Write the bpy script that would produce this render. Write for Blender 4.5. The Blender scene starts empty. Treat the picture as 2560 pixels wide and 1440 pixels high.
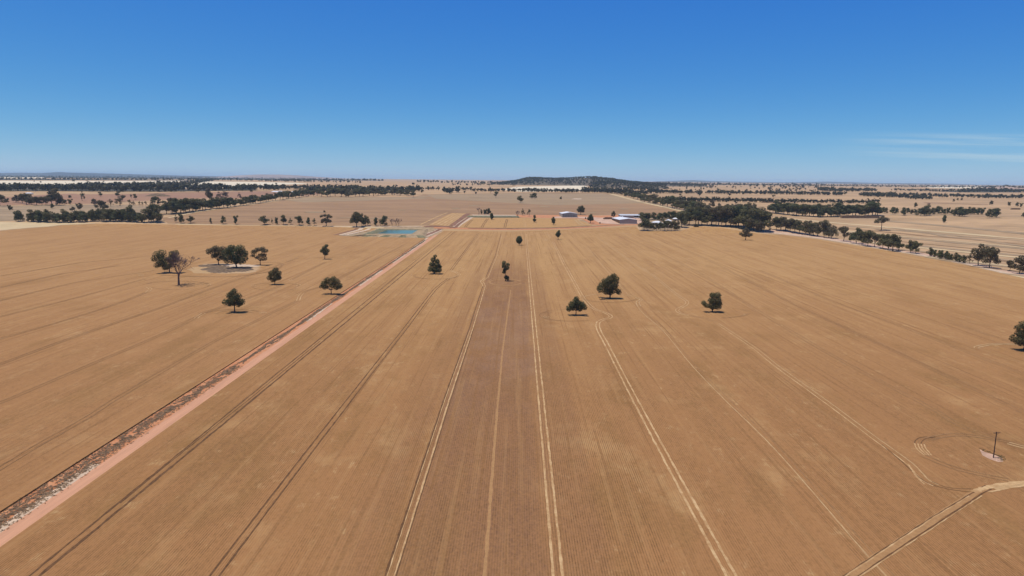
import bpy, bmesh, math, random
from mathutils import Vector, Matrix
SC = bpy.context.scene
COL = SC.collection
R = math.radians
# ------------------------------------------------------------------ camera
CAMH = 85.0
F = 1707.0                       # focal length in photo pixels (2560 wide)
HY0, HS = 450.0, 0.0102          # horizon row at x=1280 and its slope
roll = math.atan(HS)
pitch = math.atan((720 - HY0) / F)
yaw = math.atan(14 / F)
cam = bpy.data.cameras.new('camera')
camo = bpy.data.objects.new('camera', cam); COL.objects.link(camo)
cam.sensor_width = 36; cam.lens = 36 * F / 2560
cam.clip_end = 200000; cam.clip_start = 1
# build rotation: look along +Y, yaw left, pitch down, roll
M = (Matrix.Rotation(yaw, 3, 'Z') @ Matrix.Rotation(math.pi / 2 - pitch, 3, 'X') @ Matrix.Rotation(roll, 3, 'Z'))
camo.matrix_world = Matrix.Translation((0, 0, CAMH)) @ M.to_4x4()
SC.camera = camo
FWD = M @ Vector((0, 0, -1))

def ray(px, py):
    v = M @ Vector(((px - 1280) / F, -(py - 720) / F, -1))
    return v

# ------------------------------------------------------------------ terrain profile z(y)
def zfrom(Y, p):
    v = ray(1294, HY0 + p); return CAMH + v.z / v.y * Y
KN = [(-400, 0.0), (1000, 0.0), (1130, 0.4)]
for Y, p in ((1200, 112.5), (1350, 90), (1500, 76), (1700, 62), (1950, 49), (2300, 37), (2700, 28), (3200, 21),
             (3900, 15), (5000, 10), (6500, 7), (9000, 4.2), (14000, 2.2), (27000, .6)):
    KN.append((Y, zfrom(Y, p)))
def tz(y):
    for (a, za), (b, zb) in zip(KN, KN[1:]):
        if y <= b: return za + (zb - za) * (y - a) / (b - a)
    return KN[-1][1]

def at(px, py, dz=0.0):
    """point of the ground (raised by dz) seen at a photo pixel"""
    v = ray(px, py)
    s = v.z / v.y; t = v.x / v.y
    for (a, za), (b, zb) in zip(KN, KN[1:]):
        k = (zb - za) / (b - a)
        # CAMH + s*y = za+dz + k*(y-a)
        den = s - k
        if abs(den) < 1e-12: continue
        y = (za + dz - k * a - CAMH) / den
        if a - 1e-6 <= y <= b + 1e-6 and y > 0:
            return Vector((t * y, y, za + dz + k * (y - a)))
    y = KN[-1][0]
    return Vector((t * y, y, KN[-1][1] + dz))
def depth(p):
    return (Vector(p) - Vector((0, 0, CAMH))).dot(FWD)
def mpp(p):                      # metres per photo pixel at a point
    return depth(p) / F

# ------------------------------------------------------------------ helpers
def link(name, me, mats=(), parent=None):
    o = bpy.data.objects.new(name, me); COL.objects.link(o)
    for m in mats:
        me.materials.append(m)
    if parent: o.parent = parent
    return o
def tag(o, label=None, cat=None, group=None, kind=None):
    if label: o['label'] = label
    if cat: o['category'] = cat
    if group: o['group'] = group
    if kind: o['kind'] = kind
    return o
def empty(name, loc, rz=0.0, s=1.0):
    o = bpy.data.objects.new(name, None); COL.objects.link(o)
    o.location = loc; o.rotation_euler = (0, 0, rz); o.scale = (s, s, s)
    o.empty_display_size = .2
    return o
def mesh(name, vs, fs, mi=None, smooth=False):
    me = bpy.data.meshes.new(name); me.from_pydata(vs, [], fs)
    if mi: me.polygons.foreach_set('material_index', mi)
    if smooth: me.polygons.foreach_set('use_smooth', [True] * len(fs))
    me.update(); return me

class MB:
    def __init__(s): s.v = []; s.f = []
    def box(s, x0, x1, y0, y1, z0, z1):
        b = len(s.v)
        s.v += [(x0,y0,z0),(x1,y0,z0),(x1,y1,z0),(x0,y1,z0),(x0,y0,z1),(x1,y0,z1),(x1,y1,z1),(x0,y1,z1)]
        s.f += [(b,b+3,b+2,b+1),(b+4,b+5,b+6,b+7),(b,b+1,b+5,b+4),(b+1,b+2,b+6,b+5),(b+2,b+3,b+7,b+6),(b+3,b,b+4,b+7)]
    def tube(s, p, q, r0, r1, n=6, cap=True):
        p = Vector(p); q = Vector(q); d = (q - p)
        if d.length < 1e-9: return
        d.normalize()
        u = d.cross(Vector((0, 0, 1)) if abs(d.z) < .9 else Vector((1, 0, 0))).normalized(); w = d.cross(u)
        b = len(s.v)
        for c, r in ((p, r0), (q, r1)):
            for i in range(n):
                a = 2 * math.pi * i / n
                s.v.append(tuple(c + u * (r * math.cos(a)) + w * (r * math.sin(a))))
        for i in range(n):
            j = (i + 1) % n
            s.f.append((b + i, b + j, b + n + j, b + n + i))
        if cap:
            s.f.append(tuple(b + n + i for i in range(n)))
            s.f.append(tuple(b + n - 1 - i for i in range(n)))
    def poly(s, pts):
        b = len(s.v); s.v += [tuple(p) for p in pts]; s.f.append(tuple(range(b, b + len(pts))))
    def build(s, name, mat, parent=None):
        return link(name, mesh(name, s.v, s.f), [mat], parent)

# ------------------------------------------------------------------ materials
def new_mat(name):
    m = bpy.data.materials.new(name); m.use_nodes = True
    nt = m.node_tree; b = nt.nodes['Principled BSDF']
    b.inputs['Roughness'].default_value = .9
    b.inputs['Specular IOR Level'].default_value = .15
    return m, nt, b
def N(nt, typ, **kw):
    n = nt.nodes.new(typ)
    for k, v in kw.items():
        if k in n.inputs: n.inputs[k].default_value = v
        else: setattr(n, k, v)
    return n
def rgba(c): return (c[0], c[1], c[2], 1)
def mixc(nt, fac, a, b, blend='MIX'):
    n = nt.nodes.new('ShaderNodeMix'); n.data_type = 'RGBA'; n.blend_type = blend
    for s, v in ((n.inputs[0], fac), (n.inputs[6], a), (n.inputs[7], b)):
        if isinstance(v, (int, float)): s.default_value = v
        elif isinstance(v, tuple): s.default_value = rgba(v)
        else: nt.links.new(v, s)
    return n.outputs[2]
def mth(nt, op, a, b=0.0, c=None):
    n = nt.nodes.new('ShaderNodeMath'); n.operation = op
    for s, v in zip(n.inputs, (a, b, c)):
        if v is None: continue
        if isinstance(v, (int, float)): s.default_value = v
        else: nt.links.new(v, s)
    return n.outputs[0]
def ramp(nt, v, lo, hi, a=0.0, b=1.0):
    n = nt.nodes.new('ShaderNodeMapRange'); n.interpolation_type = 'SMOOTHSTEP'
    nt.links.new(v, n.inputs[0])
    for i, x in enumerate((lo, hi, a, b)): n.inputs[i + 1].default_value = x
    return n.outputs[0]
def pos(nt):
    g = nt.nodes.new('ShaderNodeNewGeometry'); return g.outputs['Position']
def noise(nt, vec, scale=(1, 1, 1), detail=3.0, rough=.55, off=(0, 0, 0)):
    mp = nt.nodes.new('ShaderNodeMapping'); mp.inputs['Scale'].default_value = scale; mp.inputs['Location'].default_value = off
    nt.links.new(vec, mp.inputs['Vector'])
    n = nt.nodes.new('ShaderNodeTexNoise'); n.inputs['Scale'].default_value = 1
    n.inputs['Detail'].default_value = detail; n.inputs['Roughness'].default_value = rough
    nt.links.new(mp.outputs[0], n.inputs['Vector']); return n.outputs[0]

def flat_mat(name, c, var=.25, sc=.3, rough=.9, streak=(1, 1, 1), c2=None, metallic=0.0, spec=.15):
    """a plain colour broken up by noise (world position)"""
    m, nt, b = new_mat(name)
    p = pos(nt)
    n1 = noise(nt, p, tuple(sc * s for s in streak), 4)
    n2 = noise(nt, p, tuple(sc * 6 * s for s in streak), 3)
    lo = tuple(x * (1 - var) for x in c); hi = tuple(x * (1 + var) for x in c)
    if c2: lo, hi = c2, c
    f = mth(nt, 'ADD', mth(nt, 'MULTIPLY', n1, .6), mth(nt, 'MULTIPLY', n2, .4))
    col = mixc(nt, ramp(nt, f, .34, .66), lo, hi)
    nt.links.new(col, b.inputs['Base Color'])
    b.inputs['Roughness'].default_value = rough; b.inputs['Metallic'].default_value = metallic
    b.inputs['Specular IOR Level'].default_value = spec
    return m

def crop_mat(name, near, far, rows=True, strip=False, ang=0.0):
    m, nt, b = new_mat(name)
    p = pos(nt)
    sep = nt.nodes.new('ShaderNodeSeparateXYZ'); nt.links.new(p, sep.inputs[0])
    X, Y = sep.outputs[0], sep.outputs[1]
    col = mixc(nt, ramp(nt, Y, 130, 760), near, far)  # darker near, paler far: view-dependent crop shading put into the colour
    # drill passes: long streaks along the rows
    n1 = noise(nt, p, (.16, .004, 1), 3)
    col = mixc(nt, mth(nt, 'MULTIPLY', ramp(nt, n1, .40, .66), .38), col, tuple(x * .88 for x in near))
    # greener / browner and pale blotches
    n2 = noise(nt, p, (.05, .018, 1), 4, .6)
    col = mixc(nt, mth(nt, 'MULTIPLY', ramp(nt, n2, .48, .70), mth(nt, 'MULTIPLY', ramp(nt, Y, 200, 700, 1, .45), .75)), col, (near[0] * .72, near[1] * .78, near[2] * .70))
    n3 = noise(nt, p, (.05, .03, 1), 5, .65, (37, 11, 0))
    col = mixc(nt, mth(nt, 'MULTIPLY', ramp(nt, n3, .52, .75), .6), col, (far[0] * 1.08, far[1] * 1.12, far[2] * 1.18))
    n6 = noise(nt, p, (.22, .1, 1), 5, .75, (7, 3, 0))
    col = mixc(nt, mth(nt, 'MULTIPLY', ramp(nt, n6, .57, .72), .7), col, (far[0] * 1.12, far[1] * 1.22, far[2] * 1.35))
    if strip:
        # the thin, browner strip of crop between two tramlines
        Xw = mth(nt, 'ADD', X, mth(nt, 'MULTIPLY', mth(nt, 'SUBTRACT', noise(nt, p, (.12, .02, 1), 3), .5), 9))
        s1 = mth(nt, 'MULTIPLY', ramp(nt, Xw, -30, -25), ramp(nt, Xw, 5, 10, 1, 0))
        s2 = mth(nt, 'MULTIPLY', ramp(nt, X, -48, -32, 0, .5), ramp(nt, X, -32, -29, 1, 0))
        s3 = mth(nt, 'MULTIPLY', ramp(nt, X, 7, 9), ramp(nt, X, 20, 24, .5, 0))
        s = mth(nt, 'ADD', s1, mth(nt, 'ADD', s2, s3))
        s = mth(nt, 'MULTIPLY', s, ramp(nt, Y, 560, 820, 1, .1))
        s = mth(nt, 'MULTIPLY', s, ramp(nt, n2, .35, .62, 1, .7))
        s = mth(nt, 'MULTIPLY', s, ramp(nt, noise(nt, p, (.14, .035, 1), 4, .6, (4, 4, 0)), .3, .62, .7, 1.0))
        col = mixc(nt, mth(nt, 'MULTIPLY', s, .95), col, (.195, .101, .056))
        gr = mth(nt, 'MULTIPLY', s1, mth(nt, 'MULTIPLY', ramp(nt, Y, 200, 330), ramp(nt, Y, 420, 640, 1, 0)))
        gr = mth(nt, 'MULTIPLY', gr, ramp(nt, n3, .40, .56))
        col = mixc(nt, mth(nt, 'MULTIPLY', gr, .3), col, (.30, .195, .14))
    else: s = None
    if rows:
        # drill rows 0.55 m apart, crooked by a little noise
        wob = mth(nt, 'MULTIPLY', noise(nt, p, (.3, .02, 1), 2), .35)
        w = mth(nt, 'SINE', mth(nt, 'MULTIPLY', mth(nt, 'ADD', X, wob), 2 * math.pi / .62))
        w = ramp(nt, w, -.1, 1)
        br = noise(nt, p, (.9, .25, 1), 3)
        n5 = noise(nt, p, (.07, .003, 1), 2, .5, (5, 9, 0))
        amt = mth(nt, 'MULTIPLY', w, ramp(nt, br, .3, .65, .25, 1))
        base = mth(nt, 'MULTIPLY', ramp(nt, n5, .38, .58, .30, 1.0), ramp(nt, Y, 200, 420, 1, .25))
        if s: base = mth(nt, 'MAXIMUM', base, mth(nt, 'MULTIPLY', s, 1.0))
        amt = mth(nt, 'MULTIPLY', amt, base)
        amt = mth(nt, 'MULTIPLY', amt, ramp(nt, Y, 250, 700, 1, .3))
        col = mixc(nt, amt, col, (.125, .064, .028))
    # single drill lines that stand out, and fine streaks along them
    d1 = noise(nt, p, (1.1, .006, 1), 2, .6, (2, 4, 0))
    col = mixc(nt, mth(nt, 'MULTIPLY', ramp(nt, d1, .55, .68), ramp(nt, n3, .3, .6, .35, .8)), col, tuple(x * .62 for x in near))
    d2 = noise(nt, p, (.55, .010, 1), 3, .6, (8, 1, 0))
    col = mixc(nt, mth(nt, 'MULTIPLY', ramp(nt, d2, .52, .70), .22), col, (far[0] * 1.05, far[1] * 1.05, far[2] * 1.08))
    # heads of grain: fine speckle
    n4 = noise(nt, p, (1.6, 1.0, 1), 4, .7)
    col = mixc(nt, ramp(nt, n4, .3, .7, 0, .42), col, (near[0] * 1.30, near[1] * 1.30, near[2] * 1.28))
    n7 = noise(nt, p, (.8, .45, 1), 3, .7, (3, 8, 1))
    col = mixc(nt, ramp(nt, n7, .52, .72, 0, .5), col, (near[0] * .70, near[1] * .70, near[2] * .66))
    nt.links.new(col, b.inputs['Base Color'])
    b.inputs['Roughness'].default_value = 1; b.inputs['Specular IOR Level'].default_value = .05
    return m

def thin(m, fac):
    nt = m.node_tree; b = nt.nodes['Principled BSDF']; out = nt.nodes['Material Output']
    t = nt.nodes.new('ShaderNodeBsdfTranslucent'); src = b.inputs['Base Color'].links[0].from_socket
    nt.links.new(src, t.inputs['Color']); mx = nt.nodes.new('ShaderNodeMixShader'); mx.inputs[0].default_value = fac
    nt.links.new(b.outputs[0], mx.inputs[1]); nt.links.new(t.outputs[0], mx.inputs[2]); nt.links.new(mx.outputs[0], out.inputs['Surface'])
def leaf_mat(name, dark, light, red=0.0):
    m, nt, b = new_mat(name)
    tc = nt.nodes.new('ShaderNodeTexCoord'); oi = nt.nodes.new('ShaderNodeObjectInfo')
    n = noise(nt, tc.outputs['Object'], (6, 6, 6), 3)
    n2 = noise(nt, tc.outputs['Object'], (40, 40, 40), 2)
    f = mth(nt, 'ADD', mth(nt, 'MULTIPLY', n, .6), mth(nt, 'MULTIPLY', n2, .4))
    col = mixc(nt, ramp(nt, f, .36, .64), dark, light)
    col = mixc(nt, mth(nt, 'MULTIPLY', oi.outputs['Random'], .45), col, (dark[0] * 1.5, dark[1] * 1.2, dark[2] * 1.3))
    nt.links.new(col, b.inputs['Base Color'])
    b.inputs['Roughness'].default_value = .65; b.inputs['Specular IOR Level'].default_value = .2
    thin(m, .35)
    return m

C_NEAR, C_FAR = (.322, .162, .066), (.452, .272, .114)
MT = {}
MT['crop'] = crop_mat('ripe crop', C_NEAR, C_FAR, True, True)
MT['crop_left'] = crop_mat('ripe crop left', (.330, .168, .070), (.42, .246, .106), True, False)
MT['crop_back'] = crop_mat('ripe crop back', (.43, .25, .105), (.43, .25, .105), False, False)
MT['stub_brown'] = flat_mat('brown stubble', (.325, .195, .10), .18, .012, streak=(.4, 3, 1))
MT['stub_grey'] = flat_mat('grey stubble', (.335, .232, .130), .14, .010, streak=(.4, 3, 1))
MT['pasture'] = flat_mat('dry pasture', (.44, .285, .15), .20, .006, streak=(.6, 1.6, 1))
MT['pasture_dull'] = flat_mat('dull pasture', (.33, .232, .135), .2, .012, streak=(.5, 2.2, 1))
MT['cream'] = flat_mat('cream stubble', (.72, .61, .43), .06, .01)
MT['gold'] = flat_mat('gold stubble', (.56, .42, .235), .08, .01)
MT['straw'] = flat_mat('flattened straw', (.58, .385, .19), .25, .16, c2=(.385, .215, .09))
MT['straw_dim'] = flat_mat('bent straw', (.45, .285, .135), .15, 1.0)
MT['rut'] = flat_mat('shaded wheel rut soil', (.14, .070, .030), .3, .9)  # dark soil, with the shade of the sunken gap put into the colour
MT['gap'] = flat_mat('trodden crop', (.365, .20, .083), .12, .8)
MT['rut_dim'] = flat_mat('faint shaded wheel rut', (.285, .155, .066), .2, .6)  # weaker version, rut shade again put into the colour
MT['red_soil'] = flat_mat('red soil', (.48, .185, .078), .3, .25, c2=(.54, .27, .135))
MT['road'] = flat_mat('pink dirt road', (.55, .285, .165), .10, .2, streak=(2.5, .12, 1))
MT['sand'] = flat_mat('pale sand', (.55, .41, .285), .14, .25)
MT['yard'] = flat_mat('farmyard gravel', (.55, .36, .25), .16, .06)
MT['red_paddock'] = flat_mat('red bare paddock', (.36, .205, .115), .25, .016, streak=(.5, 2.5, 1), c2=(.30, .165, .105))
MT['ash'] = flat_mat('burnt ground', (.17, .115, .070), .5, .35)
MT['bank_pink'] = flat_mat('dug clay', (.50, .315, .215), .2, .6)
MT['bank'] = flat_mat('dam bank earth', (.36, .255, .145), .3, .14)
MT['bank_green'] = flat_mat('weedy bank', (.17, .155, .085), .35, .16)
MT['brown_line'] = flat_mat('brown windrow', (.24, .125, .075), .3, .12)
MT['grass'] = flat_mat('grey dry grass', (.50, .36, .22), .4, .8)
thin(MT['grass'], .45)
MT['grass_dark'] = flat_mat('dark weeds', (.16, .125, .055), .4, .8)
MT['bark'] = flat_mat('bark', (.10, .075, .06), .35, 1.5)
MT['bark_pale'] = flat_mat('pale bark', (.30, .25, .21), .3, 1.0)
MT['dead'] = flat_mat('dead wood', (.15, .105, .095), .3, 1.0)
MT['leaf'] = leaf_mat('gum leaves', (.072, .072, .027), (.215, .192, .080))
MT['leaf_green'] = leaf_mat('cypress needles', (.054, .066, .026), (.165, .166, .068))
MT['leaf_brown'] = leaf_mat('dull gum leaves', (.082, .070, .035), (.215, .178, .090))
MT['leaf_dry'] = leaf_mat('dry leaves', (.10, .07, .055), (.17, .125, .10))
MT['leaf_far'] = leaf_mat('distant leaves', (.036, .037, .018), (.100, .092, .046))
MT['wall_blue'] = flat_mat('blue grey metal cladding', (.33, .33, .29), .05, .3, .5, streak=(8, 8, .2), spec=.3)
MT['wall'] = flat_mat('grey metal cladding', (.37, .325, .27), .05, .3, .5, streak=(8, 8, .2), spec=.3)
MT['roof'] = flat_mat('white metal roof', (.80, .80, .80), .04, .2, .45, spec=.3)
MT['roof_grey'] = flat_mat('grey metal roof', (.55, .56, .57), .05, .2, .5)
MT['door'] = flat_mat('roller door', (.25, .255, .235), .08, .4, .5)
MT['void'] = flat_mat('dark steel', (.05, .05, .05), .2, .4)
MT['hay'] = flat_mat('hay bales', (.27, .175, .10), .35, .5)
MT['hay_gold'] = flat_mat('fresh hay', (.50, .31, .14), .25, .5)
MT['wood'] = flat_mat('pole timber', (.075, .045, .045), .3, 1.5)
MT['white'] = flat_mat('white paint', (.75, .75, .74), .05, .5, .5)
MT['tyre'] = flat_mat('tyre rubber', (.03, .03, .03), .2, 1.0)
MT['porcelain'] = flat_mat('insulator porcelain', (.12, .08, .07), .2, 4, .3)
MT['hill'] = flat_mat('wooded hill ground', (.20, .145, .09), .35, .012, c2=(.085, .072, .045))
MT['wood_floor'] = flat_mat('leaf litter under trees', (.085, .075, .05), .4, .01)
MT['far_hill'] = flat_mat('far hill', (.075, .075, .06), .3, .0012)
MT['far_hill_bare'] = flat_mat('far bare hill', (.34, .24, .18), .3, .0012)
# dam water: shallow green edge to open blue-green
m, nt, b = new_mat('dam water')
p = pos(nt); sep = nt.nodes.new('ShaderNodeSeparateXYZ'); nt.links.new(p, sep.inputs[0])
wn = noise(nt, p, (.08, .08, 1), 3)
PW = at(995, 580); xw = PW.x
col = mixc(nt, ramp(nt, mth(nt, 'ADD', sep.outputs[0], mth(nt, 'MULTIPLY', wn, 10)), xw - 24, xw + 20), (.06, .09, .035), (.125, .24, .20))
nt.links.new(col, b.inputs['Base Color']); b.inputs['Roughness'].default_value = .3; b.inputs['Specular IOR Level'].default_value = .12
MT['water'] = m

# ------------------------------------------------------------------ ground sheets
def P(q, dz=0.0):
    if len(q) == 3: return Vector((q[1], q[2], 0))      # ('w', x, y)
    return at(q[0], q[1], dz)
def dense(poly, closed=True, step=70.0):
    out = []
    n = len(poly)
    for i in range(n if closed else n - 1):
        a, b = poly[i], poly[(i + 1) % n]
        if len(a) == 3 or len(b) == 3: out.append(a); continue
        k = max(1, int(math.hypot(b[0] - a[0], b[1] - a[1]) / step))
        for j in range(k): out.append((a[0] + (b[0] - a[0]) * j / k, a[1] + (b[1] - a[1]) * j / k))
    if not closed: out.append(poly[-1])
    return out
def sheet(name, poly, mat, off, thick=0.0, kind='structure', label=None, cat=None, parent=None):
    pts = [P(q, off) for q in dense(poly)]
    bm = bmesh.new()
    vs = [bm.verts.new((q.x, q.y, 0)) for q in pts]
    bm.faces.new(vs); bm.normal_update()
    if bm.faces[:][0].normal.z < 0: bmesh.ops.reverse_faces(bm, faces=bm.faces[:])
    bmesh.ops.triangulate(bm, faces=bm.faces[:])
    ys = [q.y for q in pts]
    for (k, _z) in KN[1:-1]:
        if min(ys) < k < max(ys):
            bmesh.ops.bisect_plane(bm, geom=bm.verts[:] + bm.edges[:] + bm.faces[:], plane_co=(0, k, 0), plane_no=(0, 1, 0))
    if thick:
        ed = [e for e in bm.edges if e.is_boundary]
        r = bmesh.ops.extrude_edge_only(bm, edges=ed)
        low = {v for v in r['geom'] if isinstance(v, bmesh.types.BMVert)}
    else: low = set()
    for v in bm.verts:
        v.co.z = tz(v.co.y) + (off - thick if v in low else off)
    me = bpy.data.meshes.new(name); bm.to_mesh(me); bm.free()
    o = link(name, me, [mat], parent)
    if kind and not parent: tag(o, label, cat, None, kind)
    elif label: tag(o, label, cat)
    return o
def ribbon_pts(mb, pts, w, z_off, wob=0.0, rng=None, wend=None):
    """flat ribbon along world points"""
    q = [pts[0]]
    for a, b in zip(pts, pts[1:]):
        cuts = sorted((k for k, _ in KN if min(a.y, b.y) < k < max(a.y, b.y)), reverse=b.y < a.y)
        for k in cuts: q.append(a.lerp(b, (k - a.y) / (b.y - a.y)))
        q.append(b)
    if wob and rng:
        r = []
        for a, b in zip(q, q[1:]):
            n = max(1, min(200, int((b - a).length / 2.2)))
            for j in range(n): r.append(a.lerp(b, j / n))
        r.append(q[-1]); q = r
    base = len(mb.v); n = len(q)
    for i, c in enumerate(q):
        d = (q[min(i + 1, n - 1)] - q[max(i - 1, 0)]); d.z = 0
        if d.length < 1e-6: d = Vector((0, 1, 0))
        d.normalize(); nn = Vector((d.y, -d.x, 0))
        ww = w if wend is None else w + (wend - w) * i / (n - 1)
        l = ww / 2; r_ = ww / 2
        if rng: l *= 1 + rng.uniform(-wob, wob); r_ *= 1 + rng.uniform(-wob, wob)
        for s in (-l, r_):
            v = c + nn * s; mb.v.append((v.x, v.y, tz(v.y) + z_off))
    for i in range(n - 1):
        k = base + 2 * i; mb.f.append((k, k + 2, k + 3, k + 1))
def px_line(pp, dz=0.0, smooth=True):
    pts = [at(x, y, dz) for x, y in pp]
    if smooth and len(pts) > 3:
        out = []
        for i in range(len(pts) - 1):
            p0 = pts[max(i - 1, 0)]; p1 = pts[i]; p2 = pts[i + 1]; p3 = pts[min(i + 2, len(pts) - 1)]
            L = (p2 - p1).length
            k = 6
            t0 = (p2 - p0); t3 = (p3 - p1)
            t0 = t0.normalized() * L if t0.length else t0; t3 = t3.normalized() * L if t3.length else t3
            for j in range(k):
                t = j / k; t2 = t * t; t_3 = t2 * t
                out.append(p1 * (2 * t_3 - 3 * t2 + 1) + t0 * (t_3 - 2 * t2 + t) + p2 * (-2 * t_3 + 3 * t2) + t3 * (t_3 - t2))
        out.append(pts[-1]); return out
    return pts

CROP = .45
# base sheet: rows on every knot of the profile, reaching the horizon
vs = []; fs = []
for (y, z) in KN:
    hw = 900 + max(y, 0) * 1.6
    vs += [(-hw, y, z), (hw, y, z)]
for i in range(len(KN) - 1):
    k = 2 * i; fs.append((k, k + 1, k + 3, k + 2))
ground = link('ground', mesh('ground', vs, fs), [MT['pasture']]); tag(ground, kind='structure')

def xl(y): return -131.0 - .0026 * (y - 160)      # left and right edges of the strip between the crops
def xr(y): return -118.3 - .0058 * (y - 150)
# the two big crop fields (raised crop edge)
sheet('crop_field', [('w', xr(-250), -250), ('w', 700, -250), ('w', 560, 350), (2600, 704), (2470, 676), (2400, 660), (2250, 632), (2150, 616), (2050, 599), (1960, 588), (1880, 582),
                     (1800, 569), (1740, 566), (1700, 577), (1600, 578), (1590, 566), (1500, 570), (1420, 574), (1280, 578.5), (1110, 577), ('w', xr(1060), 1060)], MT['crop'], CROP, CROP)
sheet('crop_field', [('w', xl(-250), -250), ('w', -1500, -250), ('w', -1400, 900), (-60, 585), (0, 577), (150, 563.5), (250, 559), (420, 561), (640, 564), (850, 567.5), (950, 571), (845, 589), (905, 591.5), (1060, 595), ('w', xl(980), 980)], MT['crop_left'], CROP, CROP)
# field between the cross road and the channel
sheet('crop_field', [(1146, 569), (1181, 545), (1300, 544.5), (1440, 547), (1480, 563), (1420, 567), (1280, 570)], MT['crop_back'], CROP, CROP)
# far brown stubble
sheet('stubble_field', [(420, 559), (402, 545), (450, 537), (560, 521), (640, 508.5), (720, 498), (790, 491), (900, 493), (1040, 491), (1060, 486), (1300, 482), (1400, 482), (1520, 484),
                        (1560, 494), (1640, 514), (1700, 526), (1740, 534), (1600, 537), (1380, 539), (1180, 536), (1130, 566), (1060, 563), (850, 564), (640, 562.5)], MT['stub_brown'], .06)
sheet('stubble_field', [(1065, 486.5), (1300, 483), (1510, 484.5), (1560, 495), (1610, 508), (1380, 513), (1200, 503), (1090, 497)], MT['stub_grey'], .16)
sheet('stubble_field', [(700, 499), (800, 493), (1050, 492.5), (1080, 496), (900, 502), (760, 506)], MT['stub_grey'], .14)
sheet('stubble_field', [(405, 547), (520, 527), (640, 509), (790, 491.5), (840, 493), (760, 500), (640, 518), (520, 540)], MT['gold'], .10) if 0 else None
# pale headland round the brown field
mb = MB()
for pp, w in (([(420, 545), (520, 526), (640, 509.5), (720, 499), (800, 492.5)], 7), ([(1525, 485), (1600, 504), (1680, 522), (1760, 541)], 16), ([(440, 561), (640, 565), (860, 568), (960, 570)], 10)):
    ribbon_pts(mb, px_line(pp), w, .30)
o = mb.build('headland', MT['gold']); tag(o, kind='structure')
sheet('pale_field', [(-200, 566), (0, 555), (60, 556), (140, 557), (250, 558.5), (150, 562.5), (0, 576), (-200, 600)], MT['gold'], .2)
# left paddocks
sheet('paddock', [(-200, 520), (0, 516), (160, 512), (330, 512), (400, 520), (420, 530), (300, 545), (0, 553), (-200, 560)], MT['pasture_dull'], .06)
sheet('red_paddock', [(-200, 500), (0, 493), (150, 485), (350, 482), (480, 481), (640, 478), (860, 480), (760, 490), (640, 494), (520, 499), (330, 508), (150, 510), (0, 513), (-200, 520)], MT['red_paddock'], .05)
sheet('paddock', [(190, 512), (330, 503), (450, 498), (560, 494), (600, 497), (520, 505), (400, 512)], MT['pasture'], .2)
sheet('paddock', [(150, 481), (330, 480), (520, 479), (330, 484.5), (200, 486)], MT['pasture'], .2)
sheet('woodland_floor', [(-400, 437.2), (0, 438.2), (300, 441.2), (560, 444.6), (800, 447.6), (960, 450.3), (960, 451.6), (800, 451), (560, 449), (300, 446.4), (120, 444.8), (0, 444), (-400, 441)], MT['wood_floor'], .25)
sheet('woodland_floor', [(-100, 446.6), (200, 447.6), (480, 449.6), (480, 451), (200, 450.4), (-100, 450)], MT['wood_floor'], .25)
sheet('woodland_floor', [(-100, 471), (150, 470), (330, 468), (470, 463), (530, 454), (510, 454), (440, 461), (330, 466), (450, 473), (640, 470), (640, 476), (400, 479), (150, 478), (-100, 478)], MT['wood_floor'], .25)
sheet('woodland_floor', [(1640, 459.2), (2000, 462.4), (2300, 465.6), (2600, 468.4), (2600, 469.2), (2300, 466.4), (2000, 463.3), (1640, 460.2)], MT['wood_floor'], .25)
sheet('woodland_floor', [(2330, 478.5), (2440, 476), (2540, 478), (2560, 481), (2420, 481)], MT['wood_floor'], .25)
# cream fields far left, centre, right
sheet('pale_field', [(-150, 451), (0, 451.5), (320, 452), (470, 451.5), (430, 457), (330, 463), (120, 467), (0, 468), (-150, 468)], MT['cream'], .3)
sheet('pale_field', [(440, 470), (470, 461), (520, 453.5), (640, 455), (740, 457), (780, 459.5), (690, 462), (700, 466), (560, 470)], MT['cream'], .3)
sheet('pale_field', [(1250, 474), (1290, 467), (1460, 463.5), (1488, 477), (1300, 479)], MT['cream'], .3)
sheet('pale_field', [(2310, 467.5), (2330, 466.8), (2460, 467.2), (2455, 469), (2400, 471), (2340, 470)], MT['cream'], .5)
sheet('pale_field', [(-100, 442.6), (110, 442.9), (110, 445.5), (-100, 446)], MT['cream'], .6)
# right-hand paddocks: long stubble bands
mb1 = MB(); mb2 = MB(); mb3 = MB()
rg = random.Random(5)
for i in range(11):
    y0 = 541 + i * 9.5 + rg.uniform(-2, 2); sl = .085 + i * .004
    xs = 1890 + i * 62 + rg.uniform(0, 60)
    pp = [(x, y0 + (x - 1900) * sl) for x in range(int(xs), 2700, 90)]
    if len(pp) < 3: continue
    ribbon_pts([mb1, mb3][i % 2], px_line(pp, smooth=False), rg.uniform(5, 10) + (8 if i % 4 == 0 else 0), .35)
pp = [(2200, 551), (2330, 562), (2450, 573), (2600, 588)]
ribbon_pts(mb2, px_line(pp, smooth=False), 26, .3); ribbon_pts(mb2, px_line([(2160, 563), (2330, 584), (2450, 600), (2600, 622)], smooth=False), 14, .3)
for k in range(7):
    y0 = 548 + k * 14 + rg.uniform(-3, 3); xs = 2000 + k * 80 + rg.uniform(-60, 120)
    pp = [(x, y0 + (x - 1900) * (.085 + .005 * k)) for x in range(int(xs), 2700, 90)]
    if len(pp) > 2: ribbon_pts(mb2, px_line(pp, smooth=False), rg.uniform(8, 18), .25 + k * .01)
o = mb1.build('stubble_stripe', MT['gold']); tag(o, kind='structure')
o = mb2.build('stubble_stripe', MT['pasture_dull']); tag(o, kind='structure')
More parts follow.
